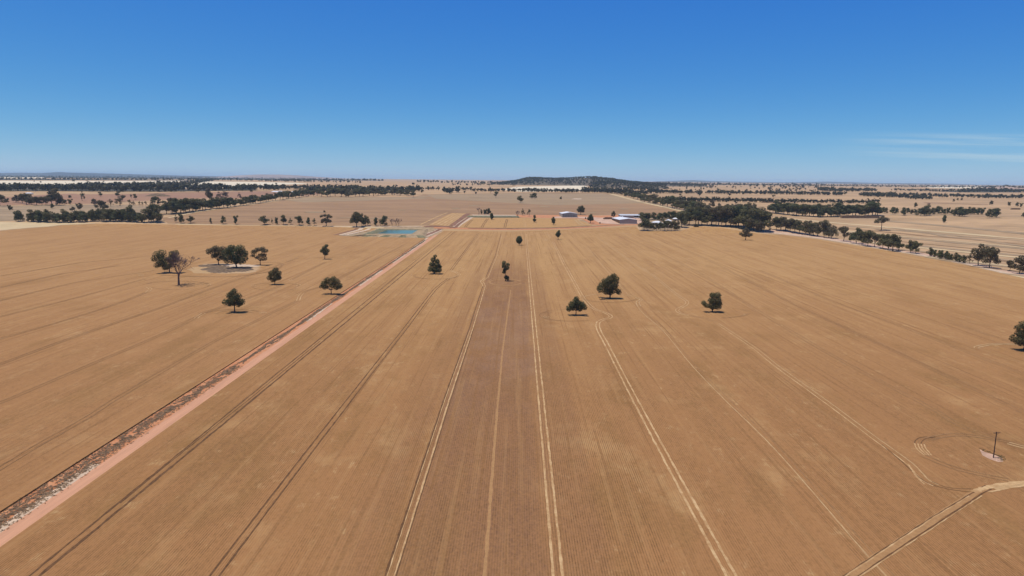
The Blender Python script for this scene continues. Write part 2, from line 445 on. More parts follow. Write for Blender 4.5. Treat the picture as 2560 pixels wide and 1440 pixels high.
o = mb3.build('stubble_stripe', MT['stub_brown']); tag(o, kind='structure')
mb = MB(); ribbon_pts(mb, px_line([(2310, 506.5), (2345, 508), (2412, 510.5), (2470, 512)], smooth=False), 20, .4)
o = mb.build('channel', MT['brown_line']); tag(o, kind='structure')
mb = MB()
ribbon_pts(mb, px_line([(2180, 537), (2320, 538), (2450, 540), (2600, 541)]), 6, .4); ribbon_pts(mb, px_line([(1880, 538), (2000, 544), (2100, 546.5), (2230, 546)]), 5, .4)
ribbon_pts(mb, px_line([(1345, 496.5), (1440, 497.3), (1456, 497.5)]), 5, .4) if 0 else None
o = mb.build('farm_track', MT['sand']); tag(o, kind='structure')
# right boundary road
mb = MB(); ribbon_pts(mb, px_line([(2720, 729), (2560, 693.5), (2470, 672), (2400, 656), (2320, 641), (2250, 629), (2150, 612.5), (2050, 596), (1980, 586), (1900, 581)]), 8.5, .12)
o = mb.build('dirt_road', MT['sand']); tag(o, kind='structure')
# pale sandy floor under the roadside trees
sheet('verge', [(1880, 579), (1940, 574), (2010, 582), (2100, 598), (2250, 622), (2400, 650), (2560, 684), (2560, 690), (2250, 628), (2050, 596), (1960, 586)], MT['yard'], .07)

# road between the fields: soil strip, pink wheel track, sand patches
sheet('verge', [('w', xl(-250) - .3, -250), ('w', xr(-250) + .3, -250), ('w', xr(1060) + .3, 1060), ('w', xl(1000) - .3, 1000)], MT['red_soil'], .02)
rg = random.Random(3)
mb = MB(); ribbon_pts(mb, [Vector((xr(y) - 2.7, y, 0)) for y in range(-240, 1060, 30)], 5.2, .05, .06, rg)
o = mb.build('dirt_road', MT['road']); tag(o, kind='structure')
mb = MB(); 
for (a, b_, c, w) in ((60, 200, -6.6, 3.6), (540, 640, -6.6, 3.0), (690, 960, -6.0, 6), (400, 470, -7, 1.5), (840, 1000, -9, 4)):
    ribbon_pts(mb, [Vector((xr(y) + c + math.sin(y * .05) * .5, y, 0)) for y in range(a, b_, 12)], w, .035, .35, rg, None)
o = mb.build('sand_patch', MT['sand']); tag(o, kind='structure')
mb = MB(); ribbon_pts(mb, [Vector((xr(y) - .25, y, 0)) for y in range(-240, 1050, 30)], .6, .075, .3, rg)
o = mb.build('grass_edge', MT['straw_dim']); tag(o, kind='structure')

# cross road and farmyard
sheet('verge', [(1105, 568), (1180, 570.5), (1280, 571.5), (1420, 568.5), (1480, 563.5), (1560, 560.5), (1600, 559), (1600, 567), (1500, 571), (1420, 575), (1280, 580), (1105, 578)], MT['straw_dim'], .05)
mb = MB(); ribbon_pts(mb, px_line([(1085, 569.5), (1130, 570.5), (1180, 572.3), (1280, 573.5), (1350, 572.5), (1420, 570), (1500, 566), (1560, 562.5), (1620, 561)]), 15, .16)
o = mb.build('dirt_road', MT['red_soil']); tag(o, kind='structure')
mb = MB(); ribbon_pts(mb, px_line([(1170, 570.9), (1280, 572.2), (1350, 571.3), (1420, 568.8), (1500, 564.8), (1560, 561.5)]), 5, .3, .3, rg)
o = mb.build('windrow', MT['brown_line']); tag(o, kind='structure')
sheet('farmyard', [(1180, 536.5), (1400, 537.5), (1500, 539), (1560, 537), (1640, 538), (1690, 545), (1700, 560), (1610, 561), (1500, 562.5), (1478, 561), (1455, 546.5), (1300, 543.5), (1180, 542)], MT['red_soil'], .2)
sheet('farmyard', [(1180, 536.8), (1290, 537.2), (1290, 539.2), (1182, 538.9)], MT['sand'], .4)
sheet('farmyard', [(1604, 541), (1640, 540), (1690, 544), (1712, 552), (1705, 566), (1700, 574), (1606, 574), (1600, 562), (1604, 552)], MT['pasture_dull'], .3)
sheet('farmyard', [(1390, 541), (1460, 541.5), (1500, 544), (1600, 543), (1620, 552), (1600, 560), (1545, 561), (1500, 558), (1484, 550), (1450, 545), (1380, 545)], MT['yard'], .4)
sheet('channel', [(1166, 542.6), (1172, 538.8), (1296, 539.5), (1299, 543.3), (1230, 543.6)], MT['bank_green'], .6)
# swathe-striped strip beyond the dam and the track through it
sheet('stubble_field', [(1072, 563), (1130, 532.5), (1173, 533), (1122, 565)], MT['crop_back'], .2)
mb = MB()
for (a, b_, w) in (((1052, 562), (1119, 532), 4), ((1079, 562), (1136, 534), 5), ((1091, 563), (1146, 533.5), 4.5), ((1101, 564), (1155, 533.5), 5), ((1111, 564.5), (1162, 534), 4), ((1119, 565), (1168, 534), 3)):
    ribbon_pts(mb, px_line([a, b_], smooth=False), w, .4)
o = mb.build('straw_swathe', MT['straw']); tag(o, kind='structure')
mb = MB()
for (a, b_, w) in (((1131, 565), (1171, 534), 9), ((1140, 567), (1176, 541), 5)):
    ribbon_pts(mb, px_line([a, b_], smooth=False), w, .42)
ribbon_pts(mb, px_line([(1060, 567), (1085, 566.2), (1120, 567.2), (1140, 569.5)]), 12, .42, .4, rg)
o = mb.build('windrow', MT['brown_line']); tag(o, kind='structure')
mb = MB()
for (a, b_, w) in (((1135, 568), (1175, 542.5), 7), ((1149, 569), (1180, 542.5), 7)):
    ribbon_pts(mb, px_line([a, b_], smooth=False), w, .36)
ribbon_pts(mb, px_line([(700, 566), (860, 566.5), (960, 567), (1055, 566)]), 5, .3, .3, rg)
o = mb.build('farm_track', MT['sand']); tag(o, kind='structure')
mb = MB()
for (a, b_, w) in (((1052, 590), (1098, 573), 8), ((1067, 592), (1101, 575), 5)):
    ribbon_pts(mb, px_line([a, b_], smooth=False), w, .3, .4, rg)
for (a, b_) in (((850, 588.5), (905, 571)), ((862, 589), (925, 571.5))):
    ribbon_pts(mb, px_line([a, b_], smooth=False), 7, .5, .3, rg)
o = mb.build('farm_track', MT['sand']); tag(o, kind='structure')
mb = MB(); ribbon_pts(mb, px_line([(836, 588.5), (893, 571.5)], smooth=False), 5, .62, .3, rg)
ribbon_pts(mb, px_line([(1060, 590), (1100, 572)], smooth=False), 7, .32, .4, rg)
o = mb.build('windrow', MT['brown_line']); tag(o, kind='structure')
sheet('bare_ground', [(845, 590), (905, 570), (1060, 567), (1110, 571), (1064, 595), (950, 592.5)], MT['bank'], .1)
# pale bare patches in the far field
for k, (x, y, w, h) in enumerate(((1443, 497.3, 26, 1.4), (1190, 492.5, 32, 1), (1060, 491, 30, 1.6), (1185, 513.6, 30, .9), (1140, 521, 22, 1.2), (790, 530.5, 60, 1.6), (870, 544.5, 60, 1), (940, 546, 70, 1), (1360, 516, 30, .9), (1005, 525, 24, 1), (1400, 508.5, 40, .8),(1560,522,30,1),(1480,531,30,1))):
    pts = []
    for i in range(14):
        a = 2 * math.pi * i / 14; r = 1 + rg.uniform(-.2, .2)
        pts.append((x + math.cos(a) * w / 2 * r, y + math.sin(a) * h * r))
    sheet('bare_patch', pts, MT['sand'] if k == 0 else MT['stub_grey'], .45)
for x, y, w, h in ((688, 478.6, 22, 1.5), (700, 478, 12, 1.2), (711, 479, 8, 1.8), (732, 479.5, 8, 1.8)):
    sheet('salt_patch', [(x - w / 2, y + h * .6), (x - w * .2, y - h), (x + w / 2, y - h * .7), (x + w * .3, y + h)], MT['white'], .5)
# burnt ring beneath the gum clump
def blob_poly(x0, x1, y0, y1, n=90, j=.10, seed=1):
    from mathutils import noise as mn_
    r = random.Random(seed); cx, cy = (x0 + x1) / 2, (y0 + y1) / 2; out = []
    for i in range(n):
        a = 2 * math.pi * i / n
        k = 1 + j * 1.5 * mn_.noise(Vector((math.cos(a) * 1.5, math.sin(a) * 1.5, seed * 3.1))) + r.uniform(-j, j) * .35
        out.append((cx + math.cos(a) * (x1 - x0) / 2 * k, cy + math.sin(a) * (y1 - y0) / 2 * k))
    return out
sheet('bare_patch', blob_poly(476, 660, 660, 683.5, j=.2, seed=2), MT['pasture'], CROP + .02)
sheet('bare_patch', blob_poly(470, 545, 667, 683, j=.2, seed=7), MT['straw_dim'], CROP + .03)
sheet('ash_patch', blob_poly(506, 624, 664, 681.5, j=.3, seed=3), MT['ash'], CROP + .05)
sheet('ash_patch', blob_poly(500, 556, 660, 668, j=.3, seed=4), MT['ash'], CROP + .075)
sheet('bare_patch', blob_poly(560, 655, 661, 668, j=.3, seed=9), MT['sand'], CROP + .045)

# ------------------------------------------------------------------ wheel tracks
pale, dim, rut, frut, mid_ = MB(), MB(), MB(), MB(), MB()
rg = random.Random(11)
TRZ = [0]
def tr(mbs, pp, w, gauge=None, smooth=True, z=.0, wob=.4):
    TRZ[0] += 1; z += TRZ[0] * .0009
    pts = px_line(pp, CROP, smooth)
    if gauge is None: ribbon_pts(mbs, pts, w, CROP + .03 + z, wob, rg); return
    ms = mbs if isinstance(mbs, tuple) else (mbs, mbs)
    for s, m_ in zip((-.5, .5), ms):
        q = []
        for i, c in enumerate(pts):
            d = pts[min(i + 1, len(pts) - 1)] - pts[max(i - 1, 0)]; d.z = 0; d.normalize()
            q.append(c + Vector((d.y, -d.x, 0)) * s * gauge)
        ribbon_pts(m_, q, w, CROP + .03 + z, wob, rg)
G = 2.05
tr(rut, [(-40, 1532), (73, 1440), (611, 1000), (1129, 579)], .6, None, False); tr(rut, [(-10, 1532), (98, 1440), (631, 1000), (1137, 579)], .85, None, False)
tr(rut, [(300, 1258), (430, 1152), (622, 999), (800, 853)], .4, None, False)
tr(rut, [(475, 1532), (536, 1440), (873, 1000), (1014, 820), (1084, 728), (1103, 710), (1122, 697)], .5, G)
tr(dim, [(1122, 697), (1140, 690), (1149, 686.5)], .5, G); tr(pale, [(1149, 686.5), (1142, 682), (1132, 678), (1127, 676)], .6, G)
tr(rut, [(1127, 676), (1160, 632), (1195, 584)], .5, G, False)
tr((rut, pale), [(944, 1520), (975, 1440), (1116, 1000), (1178, 820), (1210, 716)], .5, G, False)
tr(pale, [(968, 1440), (1112, 1000), (1176, 822)], .22, None, False, .01, .7)
tr(rut, [(990, 1440), (1127, 1000), (1184, 822)], .3, None, False)
tr(pale, [(1210, 716), (1208, 709), (1204, 704), (1209, 699), (1217, 694)], .6, G)
tr((rut, pale), [(1217, 694), (1240, 640), (1254, 585)], .5, G, False)
tr(pale, [(1406, 1532), (1395, 1440), (1353, 1000), (1336, 820), (1318, 624), (1314.5, 585)], .62, G, False)
tr(pale, [(1312.5, 569), (1310.5, 547)], .6, G, False)
tr(pale, [(1892, 1540), (1828, 1440), (1588, 1000), (1515, 858), (1496, 822), (1496, 806), (1508, 799), (1523, 795), (1527, 791), (1520, 785), (1505, 779), (1489, 774)], .68, G)
tr(dim, [(1489, 774), (1478, 767), (1468, 757), (1457, 744)], .7, G); tr(pale, [(1457, 744), (1410, 660), (1383, 605)], .6, G, False)
tr(dim, [(1376, 596), (1370, 584)], .6, G, False)
tr((frut, dim), [(1470, 618), (1510, 666), (1546, 706), (1573, 736), (1598, 746), (1603, 750), (1594, 753), (1597, 766), (1615, 787), (1657, 822), (1733, 912), (1811, 993), (1943, 1122), (2172, 1382), (2230, 1445)], .38, G * .9)
tr(dim, [(1592, 744), (1602, 749), (1594, 755), (1598, 766)], .6, G)
tr(dim, [(1490, 590), (1588, 660), (1636, 691.6), (1689, 734), (1708, 747)], .5, G); tr(pale, [(1708, 747), (1718, 755), (1712, 764), (1696, 772), (1693, 777), (1704, 784), (1725, 789)], .6, G)
tr(frut, [(1725, 789), (1763, 796), (1790, 806)], .4, G)
tr((dim, pale), [(1797, 811), (1888, 872), (1942, 915.5), (2073, 1010), (2194, 1101), (2236, 1131), (2277, 1162), (2297, 1183), (2316, 1202), (2340, 1214)], .42, G)
tr(rut, [(2205, 1112), (2252, 1152), (2280, 1178), (2318, 1207), (2362, 1221), (2398, 1227), (2424, 1230)], .3)
tr(rut, [(2330, 1204), (2362, 1217), (2398, 1222), (2428, 1222)], .25)
tr(pale, [(2270, 1160), (2283, 1180), (2296, 1197), (2312, 1211)], .55)
tr(frut, [(1560, 590), (1733, 674), (1901, 781), (2069, 882), (2237, 972), (2338, 1026), (2405, 1066), (2482, 1094), (2570, 1117)], .42, G)
tr(frut, [(1650, 600), (1750, 640), (1901, 717), (1992, 764), (2204, 862), (2372, 942), (2560, 1032)], .45, G)
tr(frut, [(1900, 675), (2080, 754), (2251, 815), (2422, 882), (2600, 950)], .4, G, False)
tr(frut, [(2378, 808), (2506, 848), (2600, 880)], .4, G, False)
# diagonal track lower right
tr(rut, [(2000, 1520), (2110, 1440), (2326, 1296), (2366, 1272), (2420, 1239), (2443, 1226), (2463, 1213)], .34, wob=.5); tr(pale, [(2000, 1524), (2113, 1441), (2329, 1297), (2369, 1273), (2423, 1240)], .3, wob=.8)
tr(rut, [(2040, 1520), (2146, 1440), (2355, 1300), (2407, 1266), (2451, 1237), (2479, 1222)], .36, wob=.5); tr(pale, [(2044, 1522), (2150, 1442), (2359, 1302), (2411, 1268), (2455, 1239)], .3, wob=.8)
tr(mid_, [(2125, 1440), (2340, 1297), (2430, 1237), (2470, 1218)], 2.2, None, True, -.012, .35)
tr(pale, [(2434, 1230), (2455, 1222), (2478, 1216), (2520, 1209), (2580, 1204)], 1.6); tr(pale, [(2472, 1230), (2500, 1225), (2525, 1220), (2580, 1211)], .7)
tr(dim, [(2480, 1219), (2520, 1214), (2580, 1208)], 2.2, None, True, -.01)
# headland loops by the power pole
for k in range(4):
    dx = k * 8.2
    tr(rut if k in (0, 2) else frut, [(2318 + dx * 1.2, 1092 + k * .6), (2301 + dx, 1094 + k), (2289 + dx, 1101 + k), (2286 + dx, 1108 + k)], .3, None, True, 0, .5)
    tr(pale, [(2286 + dx, 1108 + k), (2290 + dx, 1119 + k), (2299 + dx, 1129 + k), (2312 + dx * .7, 1139)], .42, None, True, 0, .5)
tr(frut, [(2320, 1098), (2362, 1089), (2400, 1087), (2435, 1090), (2482, 1098), (2520, 1104), (2570, 1118)], .6, G)
tr(dim, [(2520, 1108), (2570, 1121)], .9, G)
tr(frut, [(2310, 1139), (2350, 1157), (2400, 1174), (2450, 1186), (2520, 1200)], .5, G)
# ring tracks around lone trees
def ring(cx, cy, rx, ry, a0, a1, m_, w, gauge=None, n=22):
    tr(m_, [(cx + rx * math.cos(R(a0 + (a1 - a0) * i / n)), cy + ry * math.sin(R(a0 + (a1 - a0) * i / n))) for i in range(n + 1)], w, gauge, False)
ring(1278, 703, 56, 10.5, 0, 356, mid_, 1.0); ring(1264, 706, 40, 8, 20, 338, mid_, 2.0)
ring(1298, 615, 34, 5, 20, 340, mid_, 1.4)
ring(1390, 600, 28, 3, 90, 300, dim, 1.2)
ring(1432, 788, 83, 15, 60, 150, frut, .3, 1.2); ring(1432, 788, 83, 15, 210, 280, frut, .3); 
for k in range(3): ring(1432 + k * 9, 788, 83, 14, 150, 215, rut if k < 1 else frut, .25)
for k in range(4): ring(1434 + k * 6, 788, 84, 14, 168, 150, pale, .3, None, 6)
ring(1526, 744, 70, 12, 10, 200, frut, .35, 1.4); ring(1520, 744, 60, 9, 180, 330, dim, .8)
ring(1790, 781, 84, 14, 10, 80, frut, .3, 1.3); ring(1790, 781, 80, 13, 200, 250, frut, .3); ring(1790, 781, 80, 13, 300, 350, frut, .3)
tr(pale, [(1857, 784), (1864, 786), (1858, 789)], .4); tr(pale, [(1797, 809), (1806, 815)], .8)
ring(1090, 689, 55, 9, 0, 200, frut, .4, 1.3); tr(pale, [(1020, 685), (1030, 686), (1026, 688)], .5)
tr(dim, [(2440, 868), (2470, 862), (2510, 860), (2550, 862)], .9, 2.2); tr(pale, [(2444, 866), (2440, 871), (2452, 873)], .4, 2.0)
# left field tracks
tr(frut, [(-60, 1206), (0, 1171), (92, 1115), (214, 1046), (285, 1000), (458, 898), (550, 846), (640, 803), (676, 784), (744, 752)], .36, G * .95)
tr(pale, [(745, 752), (749, 741), (757, 733)], .55, G); tr(frut, [(757, 733), (768, 727), (785, 722), (800, 717)], .36, G)
tr(frut, [(843, 698), (900, 668), (1010, 612)], .5, G, False)
tr(frut, [(-40, 1022), (18, 1000), (220, 914), (366, 853), (458, 811), (490, 793)], .34, G)
tr(pale, [(490, 796), (496, 791), (505, 786), (509, 783)], .5, G); tr(frut, [(500, 785), (515, 779), (545, 771), (570, 765)], .36, G)
tr(frut, [(607, 751), (655, 733), (700, 715)], .36, G, False)
tr(frut, [(727, 700), (782, 671), (815, 655)], .36, G, False); tr(pale, [(725, 699), (728, 702)], .5, G); tr(pale, [(738, 709), (748, 712), (744, 716)], .5, G)
tr(frut, [(-40, 928), (0, 911), (214, 832), (397, 771), (519, 725), (640, 683), (700, 661)], .33, G); tr(pale, [(702, 661), (710, 662)], .7, G)
tr(frut, [(715, 655), (745, 645)], .33, G, False)
tr(frut, [(-40, 858), (0, 847), (183, 795), (305, 755), (366, 731)], .33, G); tr(pale, [(366, 732), (376, 723), (370, 718), (366, 716)], .5, G)
ring(445, 713, 80, 10, 195, 360, frut, .4, 1.4); ring(445, 713, 78, 11, 0, 160, frut, .35)
tr(frut, [(-40, 802), (0, 792), (198, 743), (364, 697)], .33, G, False); tr(frut, [(-40, 762), (0, 752), (183, 707), (388, 676)], .36, G, False); tr(frut, [(-40, 728), (0, 719), (153, 685), (300, 664)], .5, G, False)
tr(frut, [(0, 690), (200, 657), (380, 640)], .5, G, False)
tr(pale, [(346, 684), (356, 687), (350, 690)], .5, 2); tr(pale, [(366, 694), (378, 693)], .7)
tr(frut, [(400, 688), (520, 692), (600, 690), (680, 677), (706, 662), (690, 657), (640, 656)], .5, 1.4)
for x, y, n in ((648, 782, 4), (627, 715, 3), (514, 712, 3), (812, 636, 2)):
    for k in range(n):
        tr(pale, [(x + k * 5, y - 1.6), (x + 3.2 + k * 5, y), (x + k * 5, y + 1.6)], .45, None, False)
for x, y in ((857, 642), (862, 646)): tr(pale, [(x, y), (x + 4, y + 2), (x + 9, y + 1)], .5)
ring(812, 650, 45, 7, 180, 340, mid_, 1.1); ring(690, 716, 60, 9, 200, 350, frut, .5); ring(690, 716, 60, 10, 30, 170, frut, .4)
ring(588, 786, 50, 10, 190, 330, mid_, 1.6); ring(588, 786, 75, 12, 195, 320, frut, .6)
# back field ruts
for a, b_ in (((1205, 568.5), (1219, 547)), ((1262, 569.5), (1268, 548)), ((1163, 568), (1181, 549))):
    tr(rut, [a, b_], .9, 3.0, False)
tr(straw := pale, [(1399, 551), (1410, 562)], .8, 3, False); tr(dim, [(1441, 549), (1452, 560), (1462, 564)], 3, 6, False)
# strips inside the brown strip
mid = MB()
ribbon_pts(mid, px_line([(1202, 1520), (1212, 1440), (1240, 1060), (1256, 880), (1277, 725)], CROP, False), .85, CROP + .015, .35, rg)
for m_, nm, mt in ((pale, 'wheel_track', 'straw'), (dim, 'wheel_track', 'straw_dim'), (rut, 'wheel_track', 'rut'), (frut, 'wheel_track', 'rut_dim'), (mid, 'crop_gap', 'gap'), (mid_, 'crop_gap', 'gap')):
    o = m_.build(nm, MT[mt]); tag(o, kind='structure')

# ------------------------------------------------------------------ dam
def dam():
    """square farm dam: banked-up water a little above the sloping ground at its far side"""
    def on(px, py, z):
        v = ray(px, py); k = (z - CAMH) / v.z; return Vector((v.x * k, v.y * k, z))
    zw = 4.0
    for _ in range(4): zw = tz(on(1044, 575.6, zw).y + 8) + .25
    W_ = [on(x, y, zw) for x, y in ((943, 584.0), (966, 575.3), (1044, 575.8), (1029, 584.4))]
    ci = [on(x, y, zw + .45) for x, y in ((924, 585.6), (957, 572.6), (1057, 573.2), (1041, 586))]
    co = [on(x, y, zw + .45) for x, y in ((902, 587.2), (948, 571.4), (1064, 572), (1056, 588.4))]
    ft = [at(x, y) for x, y in ((866, 591.5), (940, 569.6), (1071, 570), (1067, 595))]
    c = sum(W_, Vector()) / 4
    bt = [c + (v - c) * .8 - Vector((0, 0, 1.6)) for v in W_]
    r = random.Random(4); rings = []; n = 80
    for q, ring_ in enumerate((ft, co, ci, W_, bt)):
        rr = []
        for i in range(4):
            p0, p1 = ring_[i], ring_[(i + 1) % 4]
            for j in range(20):
                v = p0.lerp(p1, j / 20)
                z = v.z if q else tz(v.y) - .1
                k = .9 if q < 3 else .35
                rr.append((v.x + r.uniform(-k, k), v.y + r.uniform(-k, k), z + (r.uniform(-.3, .25) if q in (1, 2) else 0)))
        rings.append(rr)
    vs = [v for rr in rings for v in rr]; fs = []; mi = []
    for k in range(4):
        for i in range(n):
            j = (i + 1) % n; fs.append((k * n + i, k * n + j, (k + 1) * n + j, (k + 1) * n + i))
            side = i // 20
            mi.append(1 if (k == 2 and side in (0, 1)) or (k == 0 and side == 3 and i % 5 < 2) or (k == 1 and side == 0) else 0)
    o = link('dam_bank', mesh('dam_bank', vs, fs, mi), [MT['bank'], MT['bank_green']]); tag(o, kind='structure')
    pts = [c + (v - c) * 1.06 for v in W_]
    o = link('water', mesh('water', [(v.x, v.y, zw - .02) for v in pts], [(0, 1, 2, 3)]), [MT['water']]); tag(o, kind='structure')
dam()

# ------------------------------------------------------------------ trees
def leaf_cloud(blobs, per, leaf, rng, flat=.75):
    vs = []; fs = []
    for (x, y, z, r) in blobs:
        n = max(10, int(per * (r / .15) ** 2))
        for _ in range(n):
            d = Vector((rng.gauss(0, 1), rng.gauss(0, 1), rng.gauss(0, 1))).normalized()
            rr = r * (.45 + .6 * rng.random() ** .5)
            c = Vector((x, y, z)) + Vector((d.x * rr, d.y * rr, d.z * rr * flat))
            nrm = (d + Vector((rng.uniform(-1, 1), rng.uniform(-1, 1), rng.uniform(-.6, 1))) * .75).normalized()
            u = nrm.cross(Vector((rng.uniform(-1, 1), rng.uniform(-1, 1), rng.uniform(-1, 1)))).normalized(); w = nrm.cross(u)
            s = leaf * rng.uniform(.55, 1.25)
            b = len(vs)
            vs += [tuple(c + u * s + w * s * .25), tuple(c + w * s * .7), tuple(c - u * s - w * s * .2), tuple(c - w * s * .7)]
            fs.append((b, b + 1, b + 2, b + 3))
    return vs, fs
def limb_mesh(blobs, fork, tr_r, lean, rng, trunks=1):
    mb = MB()
    tops = []
    for k in range(trunks):
        a = Vector((rng.uniform(-.04, .04) * (trunks > 1) * 2, rng.uniform(-.04, .04) * (trunks > 1), -.02))
        f = Vector((lean * fork + a.x * 2, a.y * 2, fork))
        m_ = a.lerp(f, .5) + Vector((rng.uniform(-.012, .012), 0, 0))
        rr = tr_r / (trunks ** .5)
        mb.tube(a, m_, rr * 1.35, rr * .95, 7, False); mb.tube(m_, f, rr * .95, rr * .8, 7, False)
        tops.append((f, rr * .8))
    for i, (x, y, z, r) in enumerate(blobs):
        f, rr = tops[i % trunks]
        e = Vector((x, y, z)) - Vector((0, 0, r * .2))
        k = f if e.z > f.z else Vector((f.x * .7, f.y, max(.08, e.z - .12)))
        mm = k.lerp(e, .5) + Vector((rng.uniform(-.03, .03), rng.uniform(-.03, .03), .03 * (e.z > k.z)))
        mb.tube(k, mm, rr * .55, rr * .35, 5, False); mb.tube(mm, e, rr * .35, rr * .12, 5, False)
    return mb
def proto(blobs, per, leaf, seed, fork=.3, tr_r=.022, lean=0.0, deepen=True, trunks=1, flat=.75):
    rng = random.Random(seed)
    bl = []
    for b in blobs:
        if len(b) == 4: bl.append(b); continue
        x, z, r = b
        if deepen:
            dy = rng.uniform(.25, .8) * max(.12, abs(x) * .6 + .08)
            bl.append((x, dy, z + rng.uniform(-.02, .02), r * .92)); bl.append((x + rng.uniform(-.03, .03), -dy, z, r * .88))
        else: bl.append((x, rng.uniform(-.1, .1), z, r))
    vs, fs = leaf_cloud(bl, per, leaf, rng, flat)
    zs = sorted(v[2] for v in vs); k = 1.0 / zs[int(len(zs) * .985)]
    vs = [(x, y, z * k) for x, y, z in vs]; bl = [(x, y, z * k, r) for x, y, z, r in bl]
    cm = mesh('crown', vs, fs)
    tm = limb_mesh(bl, fork, tr_r, lean, rng, trunks); tmm = mesh('trunk', tm.v, tm.f)
    return cm, tmm
def rand_gum(seed, wide=.36, top=.8, sparse=False):
    r = random.Random(seed); bl = []
    n = r.randint(7, 10)
    for i in range(n):
        a = 2 * math.pi * (i + r.random() * .7) / n; rad = wide * r.uniform(.35, .95)
        bl.append((math.cos(a) * rad, math.sin(a) * rad, r.uniform(.26, .82), r.uniform(.13, .19) * (.8 if sparse else 1.15)))
    bl.append((r.uniform(-.08, .08), r.uniform(-.08, .08), .86, .14)); bl.append((r.uniform(-.08, .08), 0, .62, .19))
    return proto(bl, 75 if sparse else 150, .033, seed + 100, .22, .022, r.uniform(-.15, .15), trunks=r.choice((1, 1, 2)))
def rand_pine(seed):
    r = random.Random(seed); bl = []
    for k in range(9):
        z = .18 + .09 * k; w = (.20 * math.sin(math.pi * min(1, (k + 2) / 10.5)) + .02) * r.uniform(.7, 1.2)
        a = r.uniform(0, 6.3)
        bl.append((math.cos(a) * w * .6, math.sin(a) * w * .6, z, .09 + w * .42))
    bl.append((0, 0, .93, .06))
    return proto(bl, 150, .030, seed + 200, .15, .018, r.uniform(-.05, .05), flat=1.0)
def dead_proto(seed, deep=5, spread=.36, stem=.27, mn_r=.0042):
    r = random.Random(seed); mb = MB()
    def grow(p, d, L, rad, lvl):
        q = p + d * L
        mb.tube(p, q, max(rad, mn_r), max(rad * .62, mn_r * .8), 5 if lvl < 3 else 3, False)
        if lvl >= deep: return
        for _ in range(3):
            nd = (d + Vector((r.gauss(0, .5), r.gauss(0, .5), r.uniform(-.15, .45)))).normalized()
            grow(q if r.random() < .6 else p.lerp(q, r.uniform(.5, 1)), nd, L * r.uniform(.62, .85), rad * .56, lvl + 1)
    grow(Vector((0, 0, -.02)), Vector((.03, 0, 1)).normalized(), stem, .024 if deep < 6 else .017, 0)
    cx = sum(v[0] * v[2] for v in mb.v) / sum(v[2] ** 2 for v in mb.v); cy = sum(v[1] * v[2] for v in mb.v) / sum(v[2] ** 2 for v in mb.v)
    mb.v = [(v[0] - cx * v[2], v[1] - cy * v[2], v[2]) for v in mb.v]
    zs = max(v[2] for v in mb.v); q_ = sorted(max(abs(v[0]), abs(v[1])) for v in mb.v); xs = q_[int(len(q_) * .93)]
    mb.v = [(v[0] * spread / xs, v[1] * spread / xs, v[2] / zs if v[2] > 0 else v[2]) for v in mb.v]
    return mesh('branches', mb.v, mb.f)

def put_materials(me, m_):
    if not me.materials: me.materials.append(m_)
DIR = {}
def tree(pr, kind, px, py, hpx, label, cat='tree', group=None, leaf='leaf', bark='bark', rz=None, wide=1.0, dz=0.0):
    p = at(px, py); s = hpx * mpp(p)
    root = empty(kind, (p.x, p.y, p.z + dz), 0 if rz is None else rz)
    root.scale = (s * wide, s * wide, s)
    cm, tm = pr
    for me, nm, mt in ((tm, 'trunk', bark), (cm, 'crown', leaf)):
        key = (me.name, mt)
        if key not in DIR:
            m2 = me if not me.materials else me.copy()
            if m2.materials: m2.materials.clear()
            m2.materials.append(MT[mt]); DIR[key] = m2
        c = bpy.data.objects.new(nm, DIR[key]); COL.objects.link(c); c.parent = root
    tag(root, label, cat, group)
    return root
def dead_tree(me, px, py, hpx, label, rz=0.0, wide=1.0, group=None):
    p = at(px, py); s = hpx * mpp(p)
    if not me.materials: me.materials.append(MT['dead'])
    o = bpy.data.objects.new('dead_tree', me); COL.objects.link(o)
    o.location = p; o.rotation_euler = (0, 0, rz); o.scale = (s * wide, s * wide, s)
    return tag(o, label, 'dead tree', group)

